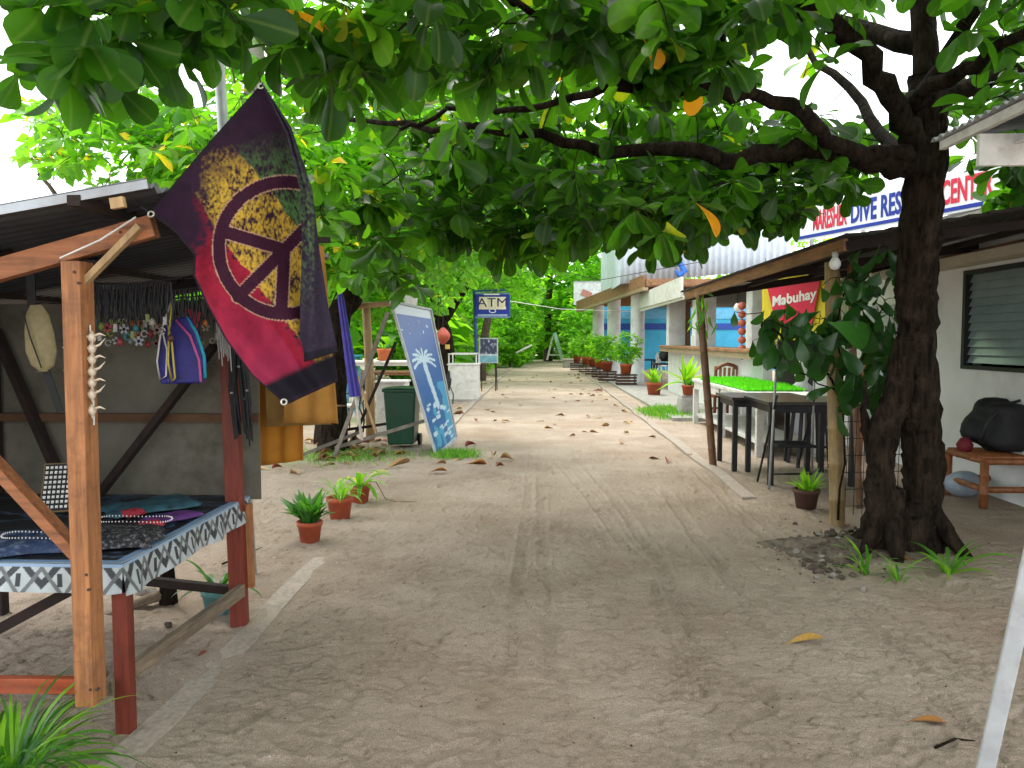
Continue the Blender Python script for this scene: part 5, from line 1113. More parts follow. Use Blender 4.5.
def poster():
    Yp = 23.0; a, c = at(479, 363, Yp), at(498, 338, Yp); t = thing('poster_stand', 'small framed poster of a dark picture on thin legs by the cash machine sign', 'sign', ((a.x + c.x) / 2, Yp, 0)); ctr = (a + c) / 2; w, h = c.x - a.x, c.z - a.z
    MB().box(ctr, (w, .03, h)).build('frame', M('pale_frame', (.60, .66, .70), .5), t)
    nx_, nz_ = 60, 60; u, v = np.meshgrid(np.linspace(0, 1, nx_), np.linspace(0, 1, nz_), indexing='ij')
    V = np.stack([a.x + w * (.06 + .88 * u), np.full(u.shape, Yp - .022), a.z + h * (.36 + .60 * v)], -1); C = np.array([.05, .06, .12]) + np.clip(fbm(u * 7, v * 5, 4, 4) - .48, 0, 1)[..., None] * np.array([1.6, 1.6, 1.9])
    I = np.arange(nx_ * nz_).reshape(nx_, nz_); F = np.stack([I[:-1, :-1], I[1:, :-1], I[1:, 1:], I[:-1, 1:]], -1).reshape(-1, 4); np_mesh('picture', V.reshape(-1, 3), F, paintmat('poster_print', .4), t, color=C.reshape(-1, 3))
    MB().box((ctr.x, Yp - .02, a.z + h * .16), (w * .88, .012, h * .26)).build('caption_band', M('sky_blue_band', (.20, .45, .60), .5), t)
    for x in (a.x + .08, c.x - .08): MB().box((x, Yp + .02, a.z / 2 - .02), (.03, .03, a.z)).build('leg', BLACKM, t)
    MB().bar((c.x - .06, Yp, a.z + .2), (c.x - .06, Yp + .5, 0), .03, .03).build('stay', BLACKM, t)
poster()
t = thing('a_frame_board', 'distant pale folding board standing at the end of the path', 'sign', at(556, 362, 46)); t.location.z = 0
MB().bar(at(562.5, 360, 46), at(554.5, 333, 46), .22, .9, up=(0, 1, 0)).build('panel', M('pale_blue_board', (.50, .66, .72), .5), t)
MB().bar(at(547, 360, 46), at(553, 336, 46), .12, .12, up=(0, 1, 0)).build('leg', WHITEW, t)
MB().bar(at(548, 355, 46.1), at(561, 355, 46.1), .10, .10, up=(0, 1, 0)).build('leg', WHITEW, t)
t = thing('concrete_block', 'low pale block of concrete at the foot of the distant folding board', 'block', at(572, 361, 43)); t.location.z = 0
MB().box((t.location.x, 43, .22), (1.0, .8, .44)).build('block_body', CONC, t, bevel=.03); MB().box((t.location.x, 43, .46), (1.1, .9, .05)).build('cap', CREAM, t)
tag(MB().tube([at(516, 353, 30), at(532, 345, 30)], .035, 6).build('white_pipe', WHITEW, origin=at(524, 349, 30)), 'short white pipe sticking out of the hedge beside the path', 'pipe')
# ================================================================== RIGHT SIDE: BUILDINGS
def wallm(label, name='building'): pass
# --- white guest building with louvred windows (nearest)
def near_building():
    t = thing('white_building', 'white walled building with louvre windows behind the gnarled tree', 'building', (4.6, 9, 0))
    X0, X1 = 4.5, 9.0
    mb = MB()
    wins = [(5.3, 6.55), (6.68, 8.28)]; zb, zt = 1.245, 2.28
    ys_ = [4.0, wins[0][0], wins[0][1], wins[1][0], wins[1][1], 12.6]
    mb.box((X0 + .1, 8.3, (zb) / 2), (.2, 8.6, zb)); mb.box((X0 + .1, 8.3, (zt + 2.78) / 2), (.2, 8.6, 2.78 - zt))
    for y0, y1 in ((ys_[0], ys_[1]), (ys_[2], ys_[3]), (ys_[4], ys_[5])): mb.box((X0 + .1, (y0 + y1) / 2, (zb + zt) / 2), (.2, y1 - y0, zt - zb))
    mb.box((X1 - 2.2, 12.7, 1.38), (4.4, .2, 2.76)); mb.box((X1 - 2.2, 3.9, 1.38), (4.6, .2, 2.76)); mb.box((X1, 8.3, 1.38), (.2, 8.6, 2.76))
    mb.build('wall', WHITE, t)
    MB().box((X0 + 2.3, 8.3, 2.83), (4.7, 9.0, .08)).build('roof_slab', CONC, t)
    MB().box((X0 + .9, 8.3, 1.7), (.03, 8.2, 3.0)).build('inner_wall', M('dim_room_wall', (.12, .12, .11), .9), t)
    MB().box((X0 - .11, 7.2, 2.365), (.30, 5.6, .095)).build('window_ledge', CREAM, t, bevel=.006)
    MB().box((X0 - .03, 7.0, 2.72), (.10, 6.0, .07)).build('timber_plate', BROWNW, t)
    gl = M('louvre_glass', (.22, .29, .28), .18, .15, 4, .02, spec=.8)
    for y0, y1 in wins:
        w = MB().box((X0 + .03, y0 + .03, (zb + zt) / 2), (.10, .055, zt - zb)).box((X0 + .03, y1 - .03, (zb + zt) / 2), (.10, .055, zt - zb)).box((X0 + .03, (y0 + y1) / 2, zt - .025), (.10, y1 - y0 - .12, .045)).box((X0 + .03, (y0 + y1) / 2, zb + .02), (.12, y1 - y0 - .12, .04)).build('window_frame', BLACKM, t)
        n = 11; mb = MB()
        for k in range(n):
            z = zb + .07 + (zt - zb - .11) * (k + .5) / n; mb.box((X0 + .04, (y0 + y1) / 2, z), (.006, y1 - y0 - .12, .102), Euler((0, R(22), 0)).to_matrix())
        g = mb.build('louvre_slats', gl, None); g.data.transform(Matrix.Translation(-rootoff(t))); g.parent = w
    MB().box((X0 - .012, 10.2, 1.0), (.04, .9, 2.0)).build('door', M('grey_door', (.40, .42, .42), .6), t)
near_building()
def poster_small():
    c = at(899, 375, 9.2); t = thing('wall_notice', 'blue and yellow notice on the white wall behind the vine', 'sign', (4.48, c.y, 1.5)); c = Vector((4.47, at(899, 372, 8).x and 9.5, 1.28))
    y = atX(893, 370, 4.47).y; z = atX(893, 372, 4.47).z
    MB().box((4.475, y, z), (.02, .55, .45)).build('panel', M('notice_blue', (.03, .09, .40), .5), t); MB().box((4.46, y - .05, z - .05), (.012, .30, .16)).build('patch', M('notice_yellow', (.70, .60, .08), .5), t)
    MB().box((4.46, y - .2, z + .08), (.012, .08, .35)).build('patch', SWHITE, t)
poster_small()
# --- upper eave over the near right
def upper_roof():
    t = thing('eave_roof', 'white edged corrugated eave jutting in at the top right corner', 'roof', (3.6, 4.8, 3.0))
    a, b = at(1045, 92, 3.75), at(936, 152, 4.85)
    x0 = (a.x + b.x) / 2; z0 = (a.z + b.z) / 2
    MB().bar((x0, 2.0, z0), (x0, 4.72, z0), .035, .05).build('fascia', WHITEW, t)
    def rf(u, v): x = x0 - .05 + 2.2 * u; y = 3.1 + 1.66 * v; return (x, y, z0 + .04 + .30 * u + .012 * math.sin(y * 2 * math.pi / .076))
    o = MB().grid(rf, 10, 200).build('roof_sheet', GALV, t, fix=False); o.modifiers.new('t', 'SOLIDIFY').thickness = .004
    MB().box((x0 + 1.1, 3.95, z0 + .03), (1.9, 1.35, .012), Euler((0, -.135, 0)).to_matrix()).build('soffit', WHITEW, t)
    p = at(978, 146, 4.3); MB().bar((p.x, 4.3, z0 - .13), (p.x + 1.6, 4.3, z0 - .13), .03, .17).build('cross_board', WHITEW, t)
    MB().bar(Vector((1.6, 2.3, z0 - .07)), Vector((4.55, 2.3, z0 + .0)), .06, .09).build('beam', WHITEW, t); MB().bar((x0 + .5, 4.6, z0 - .1), (4.55, 4.6, z0 - .1), .08, .10).build('bracket', DARKW, t)
upper_roof()
# --- low awning on bamboo posts
def awning():
    A, B, C_, D = at(686, 292, 9.8), at(846, 238, 6.15), at(1040, 206, 6.15), Vector((4.45, 9.8, 2.55))
    C_ = Vector((4.45, 6.15, C_.z)); t = thing('awning_roof', 'low dark awning with brown timber edge standing on bamboo posts', 'awning', (3.3, 8, 0))
    TAR = M('weathered_roofing_felt', (.035, .028, .024), .95, .5, 8, .6, dist=.01)
    mb = MB(); n = 14
    for k in range(n):   # ragged felt courses
        a0, a1 = k / n, (k + 1.25) / n; a1 = min(a1, 1.0)
        j = random.uniform(-.04, .03)
        p = [A.lerp(D, a0) + Vector((-.05 if k == 0 else 0, .1, .02 + .006 * k)), B.lerp(C_, a0) + Vector((-.05 if k == 0 else 0, -.12 + j, .02 + .006 * k)), B.lerp(C_, a1) + Vector((0, -.12 + j, .012 + .006 * k)), A.lerp(D, a1) + Vector((0, .1, .012 + .006 * k))]
        mb.slab(*p, .022)
    mb.build('roof_felt', TAR, t)
    MB().bar(A + Vector((0, 0, -.05)), B + Vector((0, 0, -.05)), .04, .10).build('fascia', BROWNW, t)
    MB().bar(B + Vector((.0, .02, -.06)), C_ + Vector((0, .02, -.06)), .05, .07).build('rafter', DARKW, t)
    MB().bar(A + Vector((0, -.02, -.07)), D + Vector((0, -.02, -.07)), .05, .09).build('rafter', DARKW, t)
    MB().bar(A.lerp(B, .5) + Vector((0, 0, -.07)), D.lerp(C_, .5) + Vector((0, 0, -.07)), .05, .09).build('rafter', DARKW, t)
    for f in (.3, .6, .9): MB().bar(A.lerp(D, f) + Vector((0, 0, -.04)), B.lerp(C_, f) + Vector((0, 0, -.04)), .05, .05).build('purlin', DARKW, t)
    MB().bar(Vector((4.40, 6.2, C_.z - .16)), Vector((4.40, 9.7, D.z - .14)), .06, .07).build('wall_plate', BROWNW, t)
    def culm(p, q, r, mat, name='bamboo_post'):
        d = q - p; L = d.length; prof = []; pts = []; k = 0; z = 0
        while z < L:
            pts += [p + d * (z / L), p + d * (min(z + .012, L) / L), p + d * (min(z + .024, L) / L)]; prof += [r, r * 1.12, r]; z += .30
        pts.append(q); prof.append(r * .95)
        return MB().tube(pts, prof, 14).build(name, mat, t)
    culm(at(714, 466, 9.35) + Vector((0, 0, -.1)), at(699, 292, 9.35), .046, BAMBOO_D)
    culm(at(838, 524, 6.38) + Vector((0, 0, -.1)), at(832, 262, 6.38), .060, BAMBOO)
    culm(at(860, 500, 7.1) + Vector((0, 0, -.1)), at(850, 262, 7.1), .028, BAMBOO_D)
    # wire mesh between the posts
    mb = MB()
    for k in range(9): x = 2.62 + k * .075; mb.tube([(x, 6.75, 0), (x + .02, 6.75, 1.35)], .0035, 4)
    for k in range(9): z = .08 + k * .15; mb.tube([(2.6, 6.75, z), (3.25, 6.75, z + .02)], .0035, 4)
    mb.build('wire_mesh', BLACKM, t)
    culm(at(858, 470, 7.5), at(866, 330, 7.5), .030, BAMBOO_R, 'stake'); culm(at(880, 500, 7.0), at(872, 330, 7.0), .026, BAMBOO, 'stake')
awning()
t = thing('light_bulb', 'white globe light bulb on top of the near bamboo post', 'lamp', at(835, 263, 6.27)); c = rootoff(t)
MB().lathe([(.001, -.055), (.03, -.048), (.045, -.02), (.045, .005), (.030, .032), (.02, .045)], c, 16).build('globe', M('bulb_glass', (.85, .85, .84), .3, .03), t)
MB().lathe([(.022, .04), (.026, .05), (.026, .09)], c, 12).build('socket', M('socket_white', (.5, .5, .48), .5), t)

# --- the bar building
BAR_X = 3.8
def bar_building():
    t = thing('bar_building', 'white open fronted bar with a timber counter and corrugated upper wall', 'building', (5.2, 20, 0))
    MB().box((BAR_X + .08, 17.9, .66), (.16, 9.6, 1.32)).build('counter_wall', WHITE, t)
    MB().box((BAR_X + .05, 17.9, 1.36), (.62, 9.8, .07)).build('counter_top', BROWNW, t, bevel=.01)
    MB().bar((BAR_X - .22, 13.0, 1.27), (BAR_X - .22, 22.8, 1.27), .03, .10).build('counter_edge', M('tan_trim', (.34, .25, .16), .7), t)
    for px, w in ((669, .48), (696, .48), (752, .42)):
        y = atX(px, 330, BAR_X + .02).y; MB().box((BAR_X + .02 + w / 2, y + w / 2, 2.05), (w, w, 1.30)).build('pier', WHITE_C, t)
    MB().box((BAR_X + .55, 22.9, 1.5), (.22, .22, 3.0)).build('timber_post', BROWNW, t)
    # fascia strip above the opening and the deep white board towards the porch
    MB().bar((3.55, 9.9, 2.60), (3.55, 27.0, 2.60), .05, .10).build('fascia_strip', SWHITE, t)
    MB().bar((3.50, 19.0, 2.86), (3.50, 27.0, 2.90), .06, .50).build('fascia_board', WHITEW, t)
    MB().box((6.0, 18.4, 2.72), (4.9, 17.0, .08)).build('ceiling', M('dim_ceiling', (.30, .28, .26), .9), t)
    # corrugated upper wall, facing down the path
    a, b = at(620, 284, 26.6), at(790, 268, 25.0); top = 2.6; n = int((b - a).length / .02)
    mb = MB(); d = (b - a); nr = Vector((-d.y, d.x, 0)).normalized()
    mb.grid(lambda u, v: a + d * u + Vector((0, 0, top * v)) + nr * (.035 * math.sin(u * n * .62)), n, 2)
    o = mb.build('corrugated_wall', M('blue_white_sheet', (.66, .73, .82), .5, .10, 3, .05, metal=0, dirt=(.45, .50, .60), dirt_amt=.7), t, fix=False); o.modifiers.new('t', 'SOLIDIFY').thickness = .01
    mb = MB(); mb.grid(lambda u, v: Vector((a.x + .03 * math.sin(v * 300), 26.6 + 8 * v, a.z + top * u)), 2, 300); mb.build('corrugated_wall', MATS['blue_white_sheet'], t, fix=False)
    MB().slab((a.x - .1, 26.3, a.z + top + .05), (b.x, 24.8, a.z + top + .05), (b.x, 35, a.z + top + .3), (a.x - .1, 35, a.z + top + .3), .06).build('upper_roof', GALV, t)
    MB().box((7.2, 27.0, 3.2), (7.4, .12, .9)).build('beam', BROWNW, t)
    # painted blue mark on the sheets
    p = at(676, 268, 25.9); mb = MB(); mb.tube([p + Vector((-.35, -.3, .55)), p + Vector((-.1, -.3, .25)), p + Vector((.10, -.3, .1)), p + Vector((.22, -.3, -.12)), p + Vector((.05, -.3, -.30)), p + Vector((-.05, -.3, -.1))], [.05, .07, .10, .12, .10, .06], 8)
    mb.build('blue_emblem', M('emblem_blue', (.03, .16, .60), .5), t)
    # back wall, sea blue, with a darker band and white lower panels
    MB().box((7.8, 40, 1.65), (10.0, .15, 3.3)).build('back_wall', M('turquoise_wall', (.04, .34, .55), .7, .12, 1.2, .05, dirt=(.10, .45, .62)), t)
    MB().box((7.8, 39.9, 2.25), (10.0, .05, .32)).build('band', M('cobalt_band', (.015, .06, .32), .6), t)
    MB().box((7.8, 39.9, 2.9), (10.0, .04, .5)).build('band', M('light_blue_band', (.12, .40, .62), .6), t)
    # shelving behind the counter
    mb = MB(); y = 15.9
    for x in (4.9, 5.35, 5.8, 6.3): mb.box((x, y, 1.95), (.07, .3, 1.25))
    for z in (1.45, 1.8, 2.2, 2.5): mb.box((5.6, y, z), (1.5, .3, .05))
    mb.build('shelf', BLACKM, t)
    MB().box((7.6, 13.1, 1.4), (5.5, .15, 2.8)).build('side_wall', WHITE, t)
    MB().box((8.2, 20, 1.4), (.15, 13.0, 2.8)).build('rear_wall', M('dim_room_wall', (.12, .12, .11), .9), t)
bar_building()
def bottles():
    for i in range(12):
        x, y, z = 5.0 + .17 * i, 15.85, (1.475, 1.825, 2.225)[i % 3]; m = PEND[(i * 3) % 8]
        mb = MB(); mb.lathe([(.035, 0), (.04, .02), (.04, .17), (.015, .21), (.014, .28)], (x, y, z), 10)
        tag(mb.build('bottle', m, origin=(x, y, z)), 'small bottle standing on the black shelf behind the bar counter', 'bottle', 'bottles on the bar shelf')
bottles()
def lantern_string():
    for i in range(6):
        c = at(742 - 0, 306 + i * 8.5, 13.9); mb = MB(); mb.lathe([(.02, -.07), (.06, -.045), (.075, 0), (.06, .045), (.02, .07)], c, 12)
        tag(mb.build('string_lantern', M('orange_lantern', (.50, .12, .07), .6), origin=c), ['top', 'second', 'third', 'fourth', 'fifth', 'bottom'][i] + ' orange lantern of the string beside the bar pier', 'lantern', 'orange lanterns strung by the bar')
    c = at(742, 328, 13.9); tag(MB().tube([at(742, 296, 13.9), c, at(742, 360, 13.9)], .006, 5).build('lantern_cord', BLACKM, origin=c), 'thin cord carrying the orange lanterns by the bar pier', 'cord')
    c = at(737.5, 307, 14.3); t = thing('light_bulb', 'white bulb hanging inside the bar left of the orange lanterns', 'lamp', c); MB().lathe([(.001, -.09), (.06, -.06), (.07, 0), (.03, .07)], c, 12).build('globe', MATS['bulb_glass'], t); MB().tube([c + Vector((0, 0, .07)), c + Vector((0, 0, .4))], .012, 6).build('cord', BLACKM, t)
lantern_string()
# --- porch with round columns
def porch():
    t = thing('porch', 'brown timber porch roof on three round pale columns', 'porch', (4, 31, 0))
    F0, F1 = at(578, 304, 38.0), at(646, 279, 24.6); B0, B1 = F0 + Vector((5.5, 3, .12)), F1 + Vector((4.5, 1.5, .12))
    MB().slab(F0, F1, B1, B0, .10).build('roof_deck', BROWNW, t)
    MB().bar(F0 + Vector((-.05, 0, -.10)), F1 + Vector((-.05, 0, -.10)), .08, .46).build('fascia', BROWNW, t)
    MB().bar(F0 + Vector((-.02, -.1, -.36)), F1 + Vector((-.02, -.1, -.32)), .16, .10).build('trim', M('tan_trim', (.34, .25, .16), .7), t)
    MB().bar(F1 + Vector((0, -.05, -.12)), F1 + Vector((4.4, .4, -.10)), .08, .24).build('end_fascia', BROWNW, t)
    for px, pyb, pyt, Y, r in ((598, 370, 303, 36, .27), (613.5, 378, 298, 31, .27), (637, 383, 288, 27.2, .25)):
        b = at(px, pyb, Y); tp = at(px, pyt, Y); MB().lathe([(r * 1.05, 0), (r * 1.05, .05), (r, .06), (r * .98, tp.z), (r * 1.1, tp.z + .02), (r * 1.1, tp.z + .3)], (b.x, Y, 0), 24).build('column', WHITE_C, t)
    mb = MB()
    for k in range(12): y = 24.5 + k * 1.1; x = np.interp(y, [24.6, 38], [F1.x, F0.x]); mb.bar((x + .15, y, np.interp(y, [24.6, 38], [F1.z, F0.z]) - .16), (x + 4, y + .5, np.interp(y, [24.6, 38], [F1.z, F0.z]) - .10), .06, .10)
    mb.build('rafters', BROWNW, t)
porch()
t = thing('shop_sign', 'white box sign with faded red marks above the far end of the porch', 'sign', at(590, 293, 41)); c = rootoff(t)
MB().box(c, (1.75, .15, 1.25)).build('light_box', M('white_sign_face', (.70, .72, .74), .5), t); MB().box(c + Vector((-.2, -.09, -.05)), (.55, .02, .35), Euler((0, .4, 0)).to_matrix()).build('red_mark', M('faded_red', (.50, .22, .18), .6), t)
MB().box(c + Vector((0, -.08, .60)), (1.8, .03, .06)).build('frame', STEEL, t)
MB().box((c.x + .5, 41, (c.z - .6) / 2), (.10, .10, c.z - .6)).build('post', STEEL, t)
# dive sign on the roof
def dive_sign():
    a, b = at(796, 241, 12.6), at(1001, 203, 9.4); d = (b - a); dx = d.copy(); t = thing('roof_sign', 'long white sign lettered DIVE RESORT CENTER in red and blue above the awning', 'sign', (a + b) / 2)
    L = d.length; x = d.normalized(); n = Vector((x.y, -x.x, 0)).normalized()
    up = Vector((0, 0, 1)); h = .50; ctr = (a + b) / 2 + up * (h / 2 - .02)
    xr = x.copy(); nn = xr.cross(up).normalized(); up2 = nn.cross(xr) * -1 if (nn.cross(xr)).z < 0 else nn.cross(xr)
    m = Matrix((xr, -nn, up2)).transposed()
    MB().box(ctr, (L, .05, h), m).build('panel', M('sign_face_white', (.80, .82, .86), .5, .03), t)
    MB().box(ctr - up2 * (h / 2 - .05) + nn * .03, (L * .98, .012, .05), m).build('blue_stripe', BLUE, t)
    def word(s, f0, f1, mat):
        p = a.lerp(b, (f0 + f1) / 2) + up2 * (h * .52 - .02) + nn * .032; w = L * (f1 - f0)
        cu = text_mesh(s, .42, mat, t, frame4(p, xr, up2), bold=.012, sx=1.0); 
        xs_ = [v.co @ xr for v in cu.data.vertices]; k = w / max(xs_) if 0 else w / (max(xs_) - min(xs_)); o = p - rootoff(t)
        for v in cu.data.vertices: q = v.co - o; v.co = o + q + xr * (q @ xr) * (k - 1)
    F = lambda px: None
    def frac(px):
        lo, hi = 0, 1
        for _ in range(30):
            mid = (lo + hi) / 2; q = project(np.array([list(a.lerp(b, mid))]))[0][0]
            if q < px: lo = mid
            else: hi = mid
        return lo
    word('MARESHEK', frac(814), frac(848), SRED); word('DIVE RESORT', frac(852), frac(932), BLUE); word('CENTER', frac(942), frac(994), SRED)
    for f in (.1, .4, .7, .95): p = a.lerp(b, f); MB().box((p.x + .05, p.y + .12, (p.z + 2.6) / 2 + .1), (.05, .05, max(.3, p.z - 2.4))).build('support', STEEL, t)
dive_sign()
# yellow banner
def yellow_banner():
    a, b = at(762, 345, 11.9), at(828, 345, 11.0); tl, tr = at(762, 279, 11.9), at(828, 264, 11.0)
    t = thing('banner', 'yellow banner with a red panel lettered in white hanging under the awning', 'banner', (a + b) / 2)
    mb = MB(); mb.grid(lambda u, v: (a.lerp(b, u)).lerp(tl.lerp(tr, u), v) + Vector((0, .02 * math.sin(u * 9), 0)), 24, 10); o = mb.build('sheet', M('banner_yellow', (.72, .55, .03), .5, .08), t, fix=False); o.modifiers.new('t', 'SOLIDIFY').thickness = .006
    def pt(u, v, o=-.04): return a.lerp(b, u).lerp(tl.lerp(tr, u), v) + Vector((-.02, o, 0))
    mb = MB(); vs = [mb.bm.verts.new(pt(*q)) for q in ((.24, .28), (.78, .28), (.90, .84), (.10, .84))]; mb.bm.faces.new(vs); o = mb.build('red_panel', SRED, t); o.modifiers.new('t', 'SOLIDIFY').thickness = .006
    x = (b - a).normalized(); up = Vector((0, 0, 1)); up = (up - x * up.dot(x)).normalized()
    text_mesh('Mabuhay', .21, SWHITE, t, frame4(pt(.5, .64, -.055), (tr - tl).normalized(), Vector((0, 0, 1))), bold=.006)
    MB().box(pt(.5, .45, -.055), (.30, .006, .05)).build('small_print', SWHITE, t)
    for u in (.05, .95): MB().tube([tl.lerp(tr, u), tl.lerp(tr, u) + Vector((0, 0, .3))], .005, 5).build('cord', BLACKM, t)
yellow_banner()

# ================================================================== FURNITURE ON THE RIGHT
def grass_bench():
    a = G(693, 420); t = thing('planter_table', 'white timber table topped with a bright green mat of grass', 'table', (3.0, 11.6, 0)); 
    nl, fl = at(757, 384, 9.9), at(692, 372, 14.2); x0 = (nl.x + fl.x) / 2 - .05; x0 = 2.86; z = .80; y0, y1, x1 = 10.1, 14.4, 3.75
    MB().box(((x0 + x1) / 2, (y0 + y1) / 2, z), (x1 - x0, y1 - y0, .05)).build('tabletop', WHITEW, t, bevel=.005)
    MB().box((x0 + .03, (y0 + y1) / 2, z - .09), (.03, y1 - y0 - .1, .12)).build('apron', WHITEW, t); MB().box(((x0 + x1) / 2, y0 + .04, z - .09), (x1 - x0 - .12, .03, .12)).build('apron', WHITEW, t)
    for x in (x0 + .06, x1 - .06):
        for y in (y0 + .08, (y0 + y1) / 2, y1 - .08): MB().box((x, y, z / 2 - .02), (.09, .09, z)).build('leg', WHITEW, t)
    MB().box(((x0 + x1) / 2, (y0 + y1) / 2, .16), (x1 - x0 - .16, y1 - y0 - .2, .04)).build('shelf', WHITEW, t)
    rg = np.random.default_rng(8); n = 9000; P = np.stack([rg.uniform(x0 + .05, x1 - .04, n), rg.uniform(y0 + .7, y1 - .5, n), np.full(n, z + .025)], -1)
    mb = MB(); mb.box(((x0 + x1) / 2, (y0 + y1) / 2 + .1, z + .035), (x1 - x0 - .1, y1 - y0 - 1.2, .02)); m_ = mb.build('grass_mat', M('green_mat', (.07, .32, .02), .9), t)
    D = rg.normal(0, .5, (n, 3)); D[:, 2] = 1; U = rg.normal(size=(n, 3)); g = leaves('grass_blades', P, D, U, rg.uniform(.05, .10, n), rg.uniform(.4, .9, n), 'far', leafmat('mat_grass', [(0, (.05, .3, .01)), (1, (.12, .5, .02))], trans=.3), t, widen=.25); g['kind'] = 'stuff'
grass_bench()
def wood_chair(label, x, y, rz, zs=1.0):
    t = thing('wooden_chair', label, 'chair', (x, y, 0), None, rz); m = M('red_brown_wood', (.20, .06, .025), .5, .4, 6, .2)
    def part(mb, n_, mm=m): o = mb.build(n_, mm, None, bevel=.004); o.parent = t
    part(MB().box((0, 0, .46), (.48, .46, .05)), 'seat')
    for sx in (-1, 1):
        part(MB().box((sx * .21, -.19, .22), (.05, .05, .44)), 'leg'); part(MB().bar((sx * .21, .19, 0), (sx * .22, .26, 1.05 * zs), .05, .05, up=(0, 1, 0)), 'leg')
        part(MB().box((sx * .22, 0, .68), (.05, .44, .04)), 'armrest')
    part(MB().tube([(-.24, .26, .98), (-.12, .28, 1.06), (0, .28, 1.09), (.12, .28, 1.06), (.24, .26, .98)], .035, 8), 'top_rail')
    for x_ in (-.13, -.045, .045, .13): part(MB().bar((x_, .22, .49), (x_, .27, 1.02), .05, .02, up=(0, 1, 0)), 'slat', BROWNW)
    part(MB().box((0, -.19, .2), (.40, .03, .04)), 'stretcher'); return t
c = at(722, 400, 15.2); wood_chair('red brown wooden armchair behind the far end of the grass table', 3.55, 15.0, 3.3)
wood_chair('red brown wooden armchair against the bar counter nearer the pier', 3.45, 12.6, -1.4) if False else None
white = M('carved_white', (.74, .75, .76), .6, .05)
# white carved figure stand behind the grass table
t = thing('white_baluster', 'small white turned baluster standing behind the grass table', 'ornament', (4.05, 11.9, 0))
MB().lathe([(.16, 0), (.16, .78), (.19, .80), (.08, .90), (.11, 1.0), (.06, 1.12), (.09, 1.18), (.04, 1.24)], (4.05, 11.9, 0), 16).build('body', white, t); MB().box((4.05, 11.9, .03), (.42, .42, .06)).build('base', white, t)
def dark_tables():
    def tb(label, x0, x1, y0, y1, z):
        t = thing('dark_table', label, 'table', ((x0 + x1) / 2, (y0 + y1) / 2, 0), 'dark tables under the awning')
        MB().box(((x0 + x1) / 2, (y0 + y1) / 2, z), (x1 - x0, y1 - y0, .035)).build('tabletop', DKTABLE, t, bevel=.005)
        for x in (x0 + .05, x1 - .05):
            for y in (y0 + .05, y1 - .05): MB().box((x, y, z / 2 - .01), (.055, .055, z - .01)).build('leg', BLACKM, t)
        MB().box(((x0 + x1) / 2, y0 + .05, z - .06), (x1 - x0 - .12, .03, .08)).build('apron', BLACKM, t); MB().box((x0 + .05, (y0 + y1) / 2, z - .06), (.03, y1 - y0 - .12, .08)).build('apron', BLACKM, t)
    a = G(766, 486); tb('nearer dark table whose corner leg stands by the folding chair', a.x - .0, a.x + .95, a.y - .03, a.y + .95, .88)
    a = G(729, 470); tb('farther dark table just behind the brown bamboo post', a.x - .0, a.x + .95, a.y - .1, a.y + .75, .86)
dark_tables()
def folding_chair():
    t = thing('folding_chair', 'folding chair with pale metal frame and dark woven back at the dark table', 'chair', G(793, 485)); Yf = G(768, 490).y
    for px in ((769, 489, 778, 338), (812, 470, 815, 338)):
        a = at(px[0], px[1], Yf - .02 if px[0] < 800 else Yf + .3); b = at(px[2], px[3], Yf + .12 if px[0] < 800 else Yf + .12); a.z = max(a.z, .01)
        MB().tube([a, b], .013, 8).build('frame_tube', STEEL, t)
        MB().tube([a + Vector((0, .42, 0)), a.lerp(b, .55) + Vector((.0, -.02, 0)), a.lerp(b, .62) + Vector((0, -.08, 0))], .012, 8).build('frame_tube', BLACKM, t)
    a, b, c, d = at(779, 340, Yf + .1), at(815, 340, Yf + .1), at(815, 360, Yf + .1), at(777, 360, Yf + .1)
    mb = MB(); mb.bar((a + d) / 2, (b + c) / 2, .02, a.z - d.z, up=(0, 0, 1)); mb.build('backrest', M('woven_black', (.03, .025, .024), .7, .4, 60, .6), t, bevel=.006)
    p = at(790, 420, Yf + .1); MB().box((p.x + .03, Yf + .15, .46), (.40, .38, .025)).build('seat', BLACKF, t, bevel=.006)
    MB().tube([at(770, 474, Yf), at(812, 474, Yf + .05)], .011, 6).build('rung', BLACKM, t)
folding_chair()
def tall_stool():
    a = G(806, 472); t = thing('bar_stool', 'black tall stool partly hidden behind the folding chair', 'stool', (a.x + .2, a.y + .5, 0)); o = rootoff(t)
    MB().box(o + Vector((0, 0, .72)), (.36, .36, .05)).build('seat', BLACKF, t, bevel=.01)
    for sx in (-1, 1):
        for sy in (-1, 1): MB().bar(o + Vector((sx * .14, sy * .14, .7)), o + Vector((sx * .19, sy * .19, 0)), .035, .035).build('leg', BLACKM, t)
    MB().box(o + Vector((0, -.165, .25)), (.32, .03, .03)).build('rung', BLACKM, t)
tall_stool()
